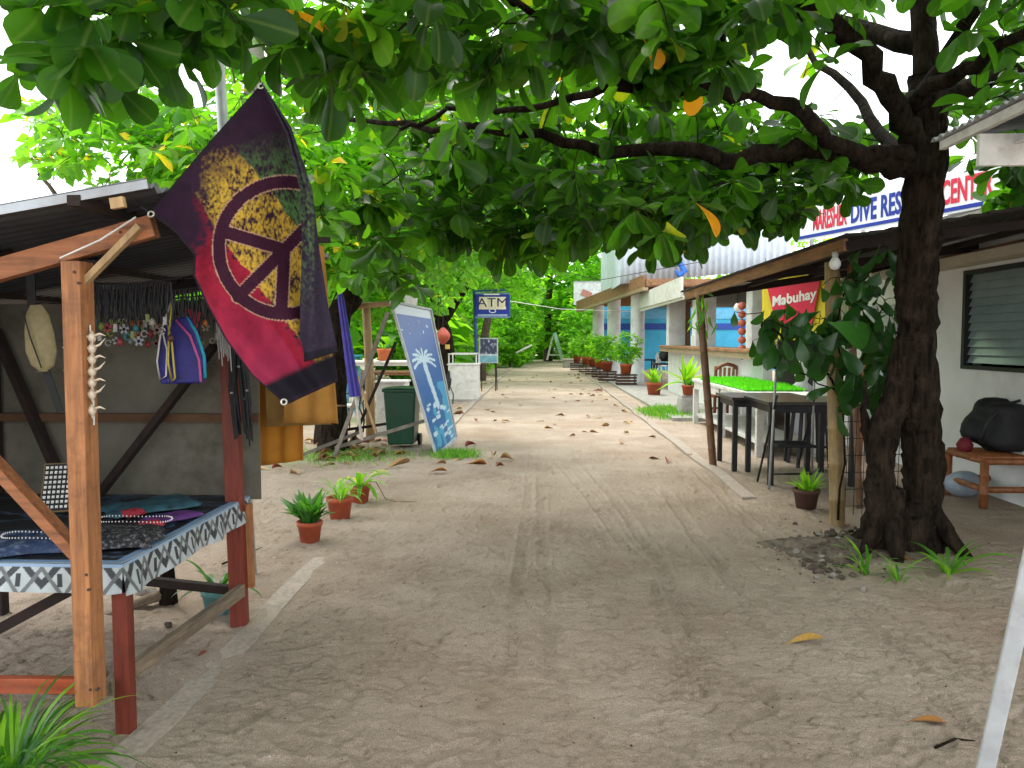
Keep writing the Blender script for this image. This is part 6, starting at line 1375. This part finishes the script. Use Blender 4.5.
# bamboo bench and black bag at right
def bamboo_bench():
    b = G(983, 508); t = thing('bamboo_bench', 'varnished bamboo bench beside the trunk under the louvre window', 'bench', (b.x, b.y, 0))
    x0, x1, y0, y1, z = b.x, b.x + 1.3, b.y, b.y + .62, .43
    def pole(p, q, r=.03, n_='rail'): MB().tube([p, Vector(p).lerp(Vector(q), .3), Vector(p).lerp(Vector(q), .31), Vector(p).lerp(Vector(q), .32), Vector(p).lerp(Vector(q), .7), Vector(p).lerp(Vector(q), .71), Vector(p).lerp(Vector(q), .72), q], [r, r, r * 1.12, r, r, r * 1.12, r, r], 12).build(n_, BAMBOO_R, t)
    for x in (x0, x1):
        for y in (y0, y1): pole((x, y, 0), (x, y, z), .037, 'leg')
    for z_ in (z, .17):
        pole((x0, y0, z_), (x1, y0, z_)); pole((x0, y1, z_), (x1, y1, z_)); pole((x0, y0, z_ + .003), (x0, y1, z_ + .003)); pole((x1, y0, z_), (x1, y1, z_))
    mb = MB()
    for k in range(14): y = y0 + .03 + k * .043; mb.tube([(x0 - .02, y, z + .035), (x1, y, z + .035)], .017, 8)
    mb.build('seat', BAMBOO_R, t)
    # bag
    c = Vector((x0 + .42, y0 + .32, z + .05)); tb = thing('backpack', 'bulky black backpack lying on the bamboo bench', 'bag', c)
    mb = MB()
    def f(u, v):
        a_, e = u * 2 * math.pi, (v - .5) * math.pi; r = 1 + .16 * math.sin(3 * a_ + 1) * math.cos(e) + .10 * math.sin(5 * e + a_)
        cz = math.copysign(abs(math.sin(e)) ** .8, math.sin(e)); return c + Vector((.40 * r * math.cos(a_) * math.cos(e) ** .7 if math.cos(e) > 0 else 0, .24 * r * math.sin(a_) * max(0, math.cos(e)) ** .7, .245 + .25 * r * cz))
    mb.grid(f, 36, 20); mb.build('body', BLACKF, tb)
    MB().tube([c + Vector((-.36, -.15, .1)), c + Vector((-.34, -.2, .3)), c + Vector((-.18, -.17, .46)), c + Vector((.05, -.13, .52))], .014, 8).build('strap', BLACKM, tb)
    MB().tube([c + Vector((-.02, 0, .45)), c + Vector((.05, -.02, .57)), c + Vector((.18, 0, .55)), c + Vector((.20, 0, .45))], .016, 8).build('handle', BLACKM, tb)
    MB().box(c + Vector((.12, -.255, .17)), (.018, .01, .06)).build('tag', SWHITE, tb)
    e = Vector((x0 - .02, y0 + .30, z + .13)); cloth = MB(); cloth.lathe([(.02, -.08), (.06, -.07), (.075, -.01), (.04, .05), (.01, .06)], e, 12); tag(cloth.build('red_pouch', M('dark_red_cloth', (.16, .012, .02), .7), origin=e), 'small dark red pouch between the trunk and the black backpack', 'pouch')
    e = Vector((x0 + .1, y0 + .5, 0)); s = MB(); s.grid(lambda u, v: e + Vector((.17 * math.cos(u * 6.283) * math.sin(v * 3.14) * (1 + .15 * math.sin(5 * u * 6.28)), .13 * math.sin(u * 6.283) * math.sin(v * 3.14), .13 + .13 * math.cos(v * 3.14))), 24, 12)
    tag(s.build('plastic_bag', M('pale_blue_plastic', (.30, .36, .42), .4), origin=e), 'pale plastic bag lying under the bamboo bench', 'bag')
bamboo_bench()
# leaning white post, right edge
t = thing('leaning_post', 'white painted post leaning at the bottom right corner', 'post', G(980, 790))
WPOST = M('weathered_white_paint', (.50, .52, .53), .7, .2, 7, .3, dirt=(.25, .23, .18), dirt_amt=.7, dscale=4)
p0, p1 = G(978, 790), at(1066, 400, 2.15); p1 = p0 + (p1 - p0) * 2.05; MB().bar(p0 + Vector((0, 0, -.05)), p1, .05, .065, up=(0.6, 1, 0)).build('board', WPOST, t, bevel=.004)
MB().bar(p0 + Vector((0, 0, -.02)), p0 + Vector((.14, .10, .0)), .04, .03).build('foot', WHITEW, t)

# climbing vine around the near bamboo post
def vine():
    b = at(842, 524, 6.3); t = thing('climbing_vine', 'dark broad leaved vine climbing the near bamboo post and trunk', 'vine', (b.x, 6.3, 0)); mb = MB(); sk = []
    for p in ([(838, 520, 6.3), (845, 420, 6.28), (838, 340, 6.28), (846, 270, 6.3)], [(840, 400, 6.3), (815, 350, 6.2), (790, 330, 6.1), (770, 320, 6.0)], [(850, 380, 6.4), (870, 340, 6.2), (885, 300, 6.0)], [(760, 320, 6.1), (790, 345, 6.1), (800, 372, 6.2), (845, 395, 6.3)]):
        sk += limb(mb, [at(*q) for q in p], .011, .005, 6, 0, 5, .015)
    rg = np.random.default_rng(21); pts = []
    for px, py, Y, n, s in ((800, 335, 6.1, 34, (.20, .12, .12)), (790, 315, 6.1, 20, (.16, .1, .08)), (835, 330, 6.2, 20, (.12, .1, .22)), (868, 310, 6.1, 24, (.12, .12, .24)), (875, 370, 6.2, 20, (.10, .12, .22)), (850, 280, 6.3, 18, (.15, .12, .06)), (885, 330, 5.9, 26, (.10, .1, .26)), (775, 345, 6.15, 6, (.08, .08, .06)), (840, 380, 6.2, 10, (.06, .06, .14)), (890, 270, 6.0, 16, (.14, .1, .12))):
        pts.append(np.array(at(px, py, Y)) + rg.normal(size=(n, 3)) * s)
    P = np.concatenate(pts); grow(mb, sk, P, .003, .004, 4, .03); mb.build('stem', BARK, t)
    n = len(P); a = rg.random(n) * 6.28; el = rg.uniform(-1.5, -.35, n); D = np.stack([np.cos(a) * np.cos(el), np.sin(a) * np.cos(el), np.sin(el)], -1); U = np.stack([-np.cos(a) * .6, -np.sin(a) * .6 - .4, np.full(n, .7)], -1)
    leaves('leaves', P, D, U, rg.uniform(.12, .25, n), rg.uniform(0, .6, n), 'fine', LEAF_DARK, t, widen=1.15)
    c = at(828, 322, 5.9); leaves('large_leaf', [c], [(1, .1, -.35)], [(-.25, -.8, .5)], [.36], np.array([1.0]), 'fine', LEAF_DARK, t, widen=1.3)
vine()
# small hanging plant on the far post
t = thing('hanging_vine', 'thin light green vine hanging at the top of the far bamboo post', 'vine', at(701, 300, 9.3)); rg = np.random.default_rng(5)
mb = MB(); c0 = at(702, 292, 9.3); mb.tube([at(722, 280, 9.25), at(712, 292, 9.25), c0, at(708, 330, 9.25)], .006, 5); mb.build('stem', BAMBOO, t)
P = np.array(at(705, 308, 9.22)) + rg.normal(size=(22, 3)) * (.09, .05, .16); D = rg.normal(0, .4, (22, 3)); D[:, 2] = -1; leaves('leaves', P, D, rg.normal(size=(22, 3)), rg.uniform(.12, .2, 22), rg.uniform(.3, .9, 22), 'lance', LEAF_POT, t)

# pots on the right
def right_pot(label, px, py, r, h, n, L, sp, mat=TERRA, lk='lance', wd=1.0, arch=0, rnd=(.1, .9), z=0, seed=1, lm=LEAF_POT, yl=0):
    g = G(px, py, z); t = thing('potted_plant', label, 'potted plant', g); pot_mesh(r, h, mat, t); blades(t, n, L, r * .5, h * .85, lk, lm, sp, wd, arch=arch, rnd=rnd, seed=seed, yellow=yl); return t
right_pot('terracotta pot of upright variegated sword leaves on the pavement', 654, 395, .22, .34, 30, .48, (.02, .35), wd=.9, rnd=(.7, .93), z=.05, seed=2)
t = thing('stone_block', 'rough grey stone block under the small potted cordyline', 'block', (3.02, 15.6, 0)); 
o = MB().box((3.02, 15.6, .20), (.42, .45, .40), taper=.85).build('block_body', CONC, t, bevel=.04); MB().box((3.02, 15.6, .42), (.34, .36, .04), taper=.9).build('top', CONC, t, bevel=.01)
t = thing('potted_plant', 'small terracotta pot of glossy leaves standing on the stone block', 'potted plant', (3.0, 15.5, .44)); pot_mesh(.13, .2, TERRA, t); blades(t, 16, .20, .06, .17, 'lance', LEAF_POT, (.1, 1.0), 1.4, rnd=(0, .5), seed=6)
t = thing('cordyline', 'yellow green broad leaved cordyline on a thin stem beside the grass table', 'plant', at(685, 400, 16.6)); t.location.z = .0; o = rootoff(t)
MB().tube([o, o + Vector((.02, 0, .5)), o + Vector((0, 0, .75))], [.02, .018, .015], 7).build('stem', BARK_B, t); blades(t, 20, .62, .02, .62, 'lance', LEAF_POT, (.1, 1.5), 1.1, rnd=(.75, .98), seed=13, yellow=.25)
right_pot('dark pot of feathery light green leaves at the foot of the near bamboo post', 806, 508, .12, .18, 34, .22, (.1, 1.0), mat=M('dark_clay', (.09, .04, .03), .8), wd=.7, rnd=(.6, .92), seed=23)
right_pot('broken terracotta pot lying among rubble by the near bamboo post', 797, 512, .09, .12, 3, .06, (.5, 1.2), rnd=(.2, .4), seed=24) if False else None
LABP = ['orange pot of bushy leaves beside the nearest porch column', 'orange pot with tall leafy plant between the nearest two porch columns', 'wide leafy pot in front of the middle porch column', 'leafy pot between the middle and far porch columns', 'small bushy pot at the foot of the far porch column', 'last orange pot of the row beyond the far porch column']
for i, (px, py, Y) in enumerate(((626, 368, 25.5), (607, 367, 28), (600, 366, 30.5), (593, 365, 33), (586, 364, 35.5), (577, 363, 38))):
    g = at(px, py, Y); t = thing('potted_plant', LABP[i], 'potted plant', (g.x, Y, .42), 'pots on crates along the porch'); pot_mesh(.21, .34, [M('orange_plastic_pot', (.55, .13, .04), .6), TERRA][i % 2], t)
    rg = np.random.default_rng(40 + i); o = rootoff(t); P = ellipsoid_pts((o.x, o.y, o.z + .85), (.50, .45, .55), 70, rg); LP, LD, LU, LS, LR = rosettes(P, 6, .20, (-.6, .7), .02, rg)
    mb = MB(); grow(mb, [tuple(o + Vector((0, 0, .3))), tuple(o + Vector((0, 0, .6)))], P[:30], .006, .008, 4); mb.build('stem', BARK_B, t); leaves('leaves', LP, LD, LU, LS, LR, 'mid', LEAF_FAR, t)
    c = thing('crate', ['nearest', 'second', 'third', 'fourth', 'fifth', 'farthest'][i] + ' dark slatted crate carrying a pot along the porch', 'crate', (g.x, Y, .06), 'crates along the porch')
    DK = M('dark_red_crate', (.07, .03, .03), .8)
    for z in (.10, .20, .30): MB().box((g.x, Y - .26, z), (.66, .03, .07)).box((g.x - .31, Y, z), (.03, .48, .07)).box((g.x + .31, Y, z), (.03, .48, .07)).build('slats', DK, c)
    MB().box((g.x, Y, .385), (.70, .56, .04)).build('lid', DK, c)
def plastic_chair(label, x, y, rz, mat):
    t = thing('white_chair', label, 'chair', (x, y, .06), None, rz)
    def part(mb, n_): o = mb.build(n_, mat, None, bevel=.006); o.parent = t
    part(MB().box((0, 0, .44), (.46, .46, .04)), 'seat')
    for sx in (-1, 1):
        for sy in (-1, 1): part(MB().bar((sx * .19, sy * .19, .43), (sx * .23, sy * .23, 0), .045, .045), 'leg')
    mb = MB(); mb.bar((-.22, .22, .46), (-.23, .30, .98), .04, .03, up=(0, 1, 0)).bar((.22, .22, .46), (.23, .30, .98), .04, .03, up=(0, 1, 0))
    for z in (.62, .72, .82, .95): mb.bar((-.22, .22 + (z - .46) * .15, z), (.22, .22 + (z - .46) * .15, z), .02, .05)
    for x_ in (-.08, .08): mb.bar((x_, .23, .6), (x_, .29, .95), .03, .02, up=(0, 1, 0))
    part(mb, 'backrest'); return t
plastic_chair('white slatted chair inside the porch right of the nearest column', 4.25, 25.8, 1.2, SWHITE); plastic_chair('white slatted chair deeper in the porch by the blue wall', 4.9, 31.5, -.6, SWHITE); plastic_chair('white slatted chair between the middle columns', 4.1, 33.5, .4, SWHITE)
def black_table(x, y, lab):
    t = thing('porch_table', lab, 'table', (x, y, .06), 'dark tables in the porch'); MB().box((x, y, .80), (.9, .8, .05)).build('tabletop', DKTABLE, t)
    for sx in (-1, 1):
        for sy in (-1, 1): MB().box((x + sx * .38, y + sy * .33, .42), (.05, .05, .72)).build('leg', BLACKM, t)
black_table(4.0, 24.0, 'dark table at the end of the bar by the timber post'); black_table(3.9, 29.0, 'dark table behind the nearest porch column')
t = thing('cooking_pot', 'small dark round pot on the end of the bar counter', 'pot', (3.75, 23.6, .90)); MB().lathe([(.10, 0), (.18, .08), (.19, .22), (.14, .34), (.15, .36)], (3.9, 23.9, .885), 16).build('bowl', BLACKM, t); MB().lathe([(.15, .37), (.02, .42), (.02, .45)], (3.9, 23.9, .885), 12).build('lid', BLACKM, t)
t = thing('drinks_box', 'white napkin box standing on the bar counter', 'box', (3.85, 20.6, 1.395)); MB().box((3.95, 19.2 + .0, 1.53), (.3, .3, .26)).build('carton', SWHITE, t); MB().box((3.95, 19.2, 1.665), (.22, .12, .01)).build('flap', M('box_slot', (.3, .3, .3), .6), t)

# ================================================================== GROUND COVER, RUBBLE, FALLEN LEAVES
def grass_patch(label, cx, cy, rx, ry, n, h, seed):
    rg = np.random.default_rng(seed); p = rg.normal(0, .5, (n, 2)) * (rx, ry) + (cx, cy); P = np.column_stack([p, ground_h(p[:, 0], p[:, 1]) - .005]); D = rg.normal(0, .55, (n, 3)); D[:, 2] = 1
    tag(leaves('grass', P, D, rg.normal(size=(n, 3)), rg.uniform(.5, 1.2, n) * h, rg.uniform(0, 1, n), 'lance', GRASS, origin=(cx, cy, 0), widen=.35), label, 'grass', kind='stuff')
c = G(455, 455); grass_patch('tuft of bright green grass at the foot of the blue board', c.x, c.y, .30, .35, 1400, .09, 1)
c = G(668, 414); grass_patch('patch of lush grass in front of the stone block and pot', c.x, c.y, .45, 1.0, 3200, .16, 2)
c = G(345, 457); grass_patch('sparse weeds among dead leaves under the board frame', c.x, c.y, .9, .7, 1300, .09, 3)
c = G(640, 400); grass_patch('thin weeds along the right kerb', c.x + .1, c.y, .15, 1.2, 500, .07, 4)
c = G(385, 425); grass_patch('weeds around the bin and board', c.x, c.y + .6, .8, .8, 900, .08, 5)
def sprout(label, px, py, n, L, seed, wd=.05): t = thing('sprout', label, 'plant', P_(px, py)); blades(t, n + 6, L, .04, 0, 'x', LEAF_POT, (.2, 1.3), wd * .6, arch=1.4, rnd=(.35, .85), seed=seed); return t
sprout('young light green sprout growing at the right foot of the trunk', 948, 574, 16, .42, 31); sprout('small green sprout in the rubble left of the trunk roots', 868, 574, 9, .36, 32); sprout('tiny green sprout between the other two at the trunk foot', 900, 580, 6, .28, 33)
ROCK = M('rubble_stone', (.085, .065, .05), .95, .5, 14, .8, dist=.01); ROCK_L = M('pale_coral_stone', (.26, .23, .20), .95, .3, 14, .8, dist=.01)
c_ = G(858, 548); rgm = np.random.default_rng(3)
def mound(u, v):
    a = u * 2 * math.pi; r = v * (.55 + .14 * math.sin(2 * a + 1) + .10 * math.sin(5 * a)); x = c_.x + r * math.cos(a) * 1.1; y = c_.y + r * math.sin(a) * .8
    return (x, y, gz(x, y) + .075 * (1 - v ** 1.5) + .03 * (float(fbm(x * 9, y * 9, 3, 4)) - .45) * (1 - v ** 4) - .012 * v ** 6)
tag(MB().grid(mound, 60, 26).build('soil_heap', M('dark_shadowed_soil', (.15, .115, .085), .95, .5, 22, 1.0, dirt=(.26, .21, .16), dist=.02, dscale=9), origin=(c_.x, c_.y, 0), fix=False), 'low heap of dark soil and rubble around the foot of the gnarled tree', 'soil heap')  # real soil, but its dark colour also paints the shadows at the tree base
rg = random.Random(4)
def rock(x, y, s, mat, label, group, name='stone'):
    mb = MB(); seed = rg.random() * 100
    def f(u, v):
        a, e = u * 2 * math.pi, (v - .5) * math.pi; r = s * (.7 + .65 * float(fbm(seed + 1.5 * math.cos(a) + e, seed + 1.5 * math.sin(a), 2))); return (r * math.cos(a) * math.cos(e), r * math.sin(a) * math.cos(e), .62 * r * math.sin(e))
    bmesh.ops.create_icosphere(mb.bm, subdivisions=2, radius=s)
    ax = Vector((rg.uniform(.6, 1.3), rg.uniform(.5, 1.1), rg.uniform(.35, .8)))
    pl = [Vector((rg.uniform(-1, 1), rg.uniform(-1, 1), rg.uniform(-1, 1))).normalized() for _ in range(7)]
    for v in mb.bm.verts:
        for p in pl:
            d = v.co.dot(p) - s * .62
            if d > 0: v.co -= p * d
        v.co = Vector((v.co.x * ax.x, v.co.y * ax.y, v.co.z * ax.z)) * rg.uniform(.95, 1.05)
    o = mb.build(name, mat); o.rotation_euler = (rg.uniform(-.5, .5), rg.uniform(-.5, .5), rg.uniform(0, 6.2)); o.location = (x, y, gz(x, y) + s * .22 + .07 * max(0.0, 1 - math.hypot((x - c_.x) / .6, (y - c_.y) / .45) ** 1.5)); tag(o, label, 'stone', group)
for i in range(230):
    px = rg.gauss(838, 30); py = rg.gauss(548, 14) if i % 3 else rg.gauss(562, 8); g = G(px, min(max(py, 520), 590)); s = .008 + .034 * rg.random() ** 2.6
    rock(g.x, g.y, s, ROCK_L if i % 4 == 0 else ROCK, 'piece of rubble heaped between the near bamboo post and the trunk', 'rubble beside the trunk')
for i, (px, py, s, lb) in enumerate(((420, 470, .03, 0), (130, 590, .06, 'mossy stone under the stall table beside a root'), (148, 594, .05, 'yellowish stone under the stall table'), (168, 628, .028, 'small dark stone under the stall beside the side rail'), (800, 690, .02, 0))):
    if lb: g = G(px, py); rock(g.x, g.y, s * 1.3, ROCK_L if i < 3 else ROCK, lb, None)
# tree root under stall
t = thing('tree_root', 'gnarled brown root rising under the stall table', 'root', G(165, 604)); c = G(168, 602); MB().tube([c + Vector((0, 0, -.05)), c + Vector((.0, 0, .2)), c + Vector((.02, .05, .42))], [.06, .045, .035], 9, wob=.15).build('stump', BARK, t); MB().tube([c + Vector((0, 0, .05)), c + Vector((-.1, -.06, .03)), c + Vector((-.25, -.25, -.01))], [.035, .03, .015], 8, wob=.15).build('root_arm', GREYW_Y, t)
c = at(325, 448, 10.2); t = thing('tree_stump', 'dark old tree stump behind the ochre cloths', 'stump', (c.x, 10.6, 0)); MB().lathe([(.26, -.05), (.21, .1), (.19, .42), (.20, .62)], (c.x, 10.6, 0), 14).build('stump_body', BARK, t); MB().lathe([(.19, .62), (.001, .64)], (c.x, 10.6, 0), 14).build('cut_top', BROWNW, t)
DRY = [M('dry_leaf_' + n_, c_, .6, .45, 25, .5, dist=.004) for n_, c_ in (('orange', (.36, .15, .035)), ('brown', (.26, .12, .05)), ('tan', (.40, .24, .10)), ('red', (.26, .05, .025)), ('yellow', (.50, .27, .05)))]
def dry_leaf_proto(kind, curl, mat):
    T, F4, F3 = leaf_template('fine'); T = T.copy(); w = T[:, 1].copy(); u = T[:, 0].copy()
    T[:, 2] = curl * w * w * 6 + .10 * np.sin(u * 3.1) * (1 if kind % 2 else .3) + .05 * (kind % 3) * u * u; T[:, 1] = w * (1 - .55 * min(1, curl)) + .05 * np.sin(u * 5) ; T[:, 2] += .01
    me = bpy.data.meshes.new('dry_leaf'); me.from_pydata([tuple(v) for v in T], [], [tuple(f) for f in F4] + [tuple(f) for f in F3]); me.materials.append(mat); me.polygons.foreach_set('use_smooth', [True] * len(me.polygons)); return me
PROT = [dry_leaf_proto(i, .2 + .22 * (i % 4), DRY[i % 5]) for i in range(15)]
def dry_leaf(px, py, size, label, group=None, rz=None, i=None, tilt=None):
    g = G(px, py); me = PROT[rg.randrange(15) if i is None else i]; o = bpy.data.objects.new('dry_leaf', me); COL.objects.link(o); s = size; o.scale = (s, s, s)
    o.location = (g.x, g.y, gz(g.x, g.y) + -.002); o.rotation_euler = (rg.uniform(-.08, .08), rg.uniform(-.08, .06), rg.uniform(0, 6.28) if rz is None else rz); return tag(o, label, 'leaf', group)
dry_leaf(785, 645, .21, 'curled yellow and brown dead leaf lying alone on the sand at right', rz=.25, i=4, tilt=1); dry_leaf(908, 722, .15, 'flat orange dead leaf near the leaning white post', rz=0, i=0)
dry_leaf(463, 464, .30, 'large curled orange dead leaf in front of the grass tuft', rz=.1, i=10); dry_leaf(425, 474, .26, 'orange brown dead leaf left of the large curled one', rz=.1, i=5)
dry_leaf(384, 470, .38, 'long orange dead leaf pointing at the rear flowerpot', rz=.9, i=2)
dry_leaf(860, 560, .13, 'bright orange dead leaf among the rubble at the trunk foot', i=0, rz=1.2); dry_leaf(915, 563, .12, 'orange dead leaf beside the right sprout', i=5, rz=2.2)
dry_leaf(480, 707, .03, 'tiny reddish leaf curl in the middle of the near sand', i=3, rz=2.0); dry_leaf(198, 656, .07, 'small reddish brown leaf standing under the stall side rail', i=8, rz=1.5)
for px, py in ((285, 468), (292, 472), (320, 466), (300, 475), (270, 470), (310, 462), (345, 462), (505, 466), (518, 461), (433, 464), (330, 458), (296, 466)): dry_leaf(px, py, rg.uniform(.16, .26), 'dead brown leaf in the loose line across the path before the board', 'dead leaves in line with the board')
for k in range(60):
    px, py = rg.gauss(348, 24), rg.uniform(440, 460); dry_leaf(px, py, rg.uniform(.16, .26), 'dead leaf in the heap under the sticks of the board frame', 'dead leaves heaped under the frame')
for k in range(80):
    y = 9.6 + 24 * rg.random() ** 1.15; x = rg.uniform(-1.3, 1.9) if k % 4 else rg.uniform(1.2, 2.0); q = project(np.array([[x, y, 0]])); dry_leaf(float(q[0][0]), float(q[1][0]), rg.uniform(.13, .24), 'dry fallen leaf scattered along the far stretch of the sandy path', 'dry leaves scattered on the path')
for k in range(45):
    y = 14 + 20 * rg.random(); x = rg.uniform(-2.6, -1.75); q = project(np.array([[x, y, 0]])); dry_leaf(float(q[0][0]), float(q[1][0]), rg.uniform(.15, .25), 'dry leaf beside the left kerb near the cash machine sign', 'dry leaves beside the left kerb')
# twigs
for p, lb in ((((935, 750), (955, 742), (975, 740)), 'crooked dry twig in front of the leaning white post'), (((222, 655 - 90), (245, 556), (262, 548)), 'thin dry stem lying beside the grey pole foot')):
    pts = [G(*q) for q in p]; pts = [Vector((v.x, v.y, gz(v.x, v.y) + .006)) for v in pts]; tag(MB().tube(pts, [.006, .005, .002], 6).build('twig', BARK, origin=pts[1]), lb, 'twig')
# overhead cables
for p, lb in ((((478, 296, 21.0), (560, 309, 26), (640, 312, 30)), 'pale cable strung from the cash machine sign across to the porch'), (((470, 250, 24), (600, 280, 26), (700, 262, 25)), 'thin dark cable crossing higher above the path')):
    pts = [at(*q) for q in p]; tag(MB().tube(pts, .012, 5).build('cable', WHITEW if 'pale' in lb else BLACKM, origin=pts[1]), lb, 'cable')

# loose grit, coral bits and leaf crumbs lying on the near sand: nobody could count them
def grit():
    n = 5200; rg = np.random.default_rng(77); y = 1.7 + 9 * rg.random(n) ** 1.6; x = rg.uniform(-3.2, 3.6, n); keep = fbm(x * 1.3, y * 1.3, 3, 51) + rg.normal(0, .08, n) > .40; x, y = x[keep], y[keep]; n = len(x)
    z = ground_h(x, y); s = .0018 + .0058 * rg.random(n) ** 3
    O = np.array([(1, 0, 0), (0, 1, 0), (-1, 0, 0), (0, -1, 0), (0, 0, .6), (0, 0, -.6)], float); F3 = np.array([(0, 1, 4), (1, 2, 4), (2, 3, 4), (3, 0, 4), (1, 0, 5), (2, 1, 5), (3, 2, 5), (0, 3, 5)])
    J = rg.uniform(.55, 1.35, (n, 6, 3)); flat = rg.random(n) < .22; ax = np.stack([np.where(flat, 3.2, 1), np.where(flat, .8, 1), np.where(flat, .35, 1)], -1); a = rg.random(n) * 6.28
    L = O[None] * J * ax[:, None] * s[:, None, None]; c, sn = np.cos(a)[:, None], np.sin(a)[:, None]
    V = np.stack([L[..., 0] * c - L[..., 1] * sn + x[:, None], L[..., 0] * sn + L[..., 1] * c + y[:, None], L[..., 2] + (z + s * .35)[:, None]], -1).reshape(-1, 3)
    F = (F3[None] + (np.arange(n) * 6)[:, None, None]).reshape(-1, 3); r = rg.random(n); r[flat] = r[flat] * .3
    m, nn, b, out = new_mat('grit'); at_ = nn.nodes.new('ShaderNodeAttribute'); at_.attribute_name = 'rnd'; rp = nn.nodes.new('ShaderNodeValToRGB'); el = rp.color_ramp.elements; el[0].color = (.09, .05, .03, 1); el[1].color = (.68, .62, .54, 1); e = el.new(.45); e.color = (.25, .19, .14, 1)
    nn.links.new(at_.outputs['Fac'], rp.inputs['Fac']); nn.links.new(rp.outputs['Color'], b.inputs['Base Color']); b.inputs['Roughness'].default_value = .9
    tag(np_mesh('grit', V, F, m, smooth=False, attr=np.repeat(r, 6)), 'loose coral grit and crumbs scattered over the near sand', 'grit', kind='stuff')
grit()
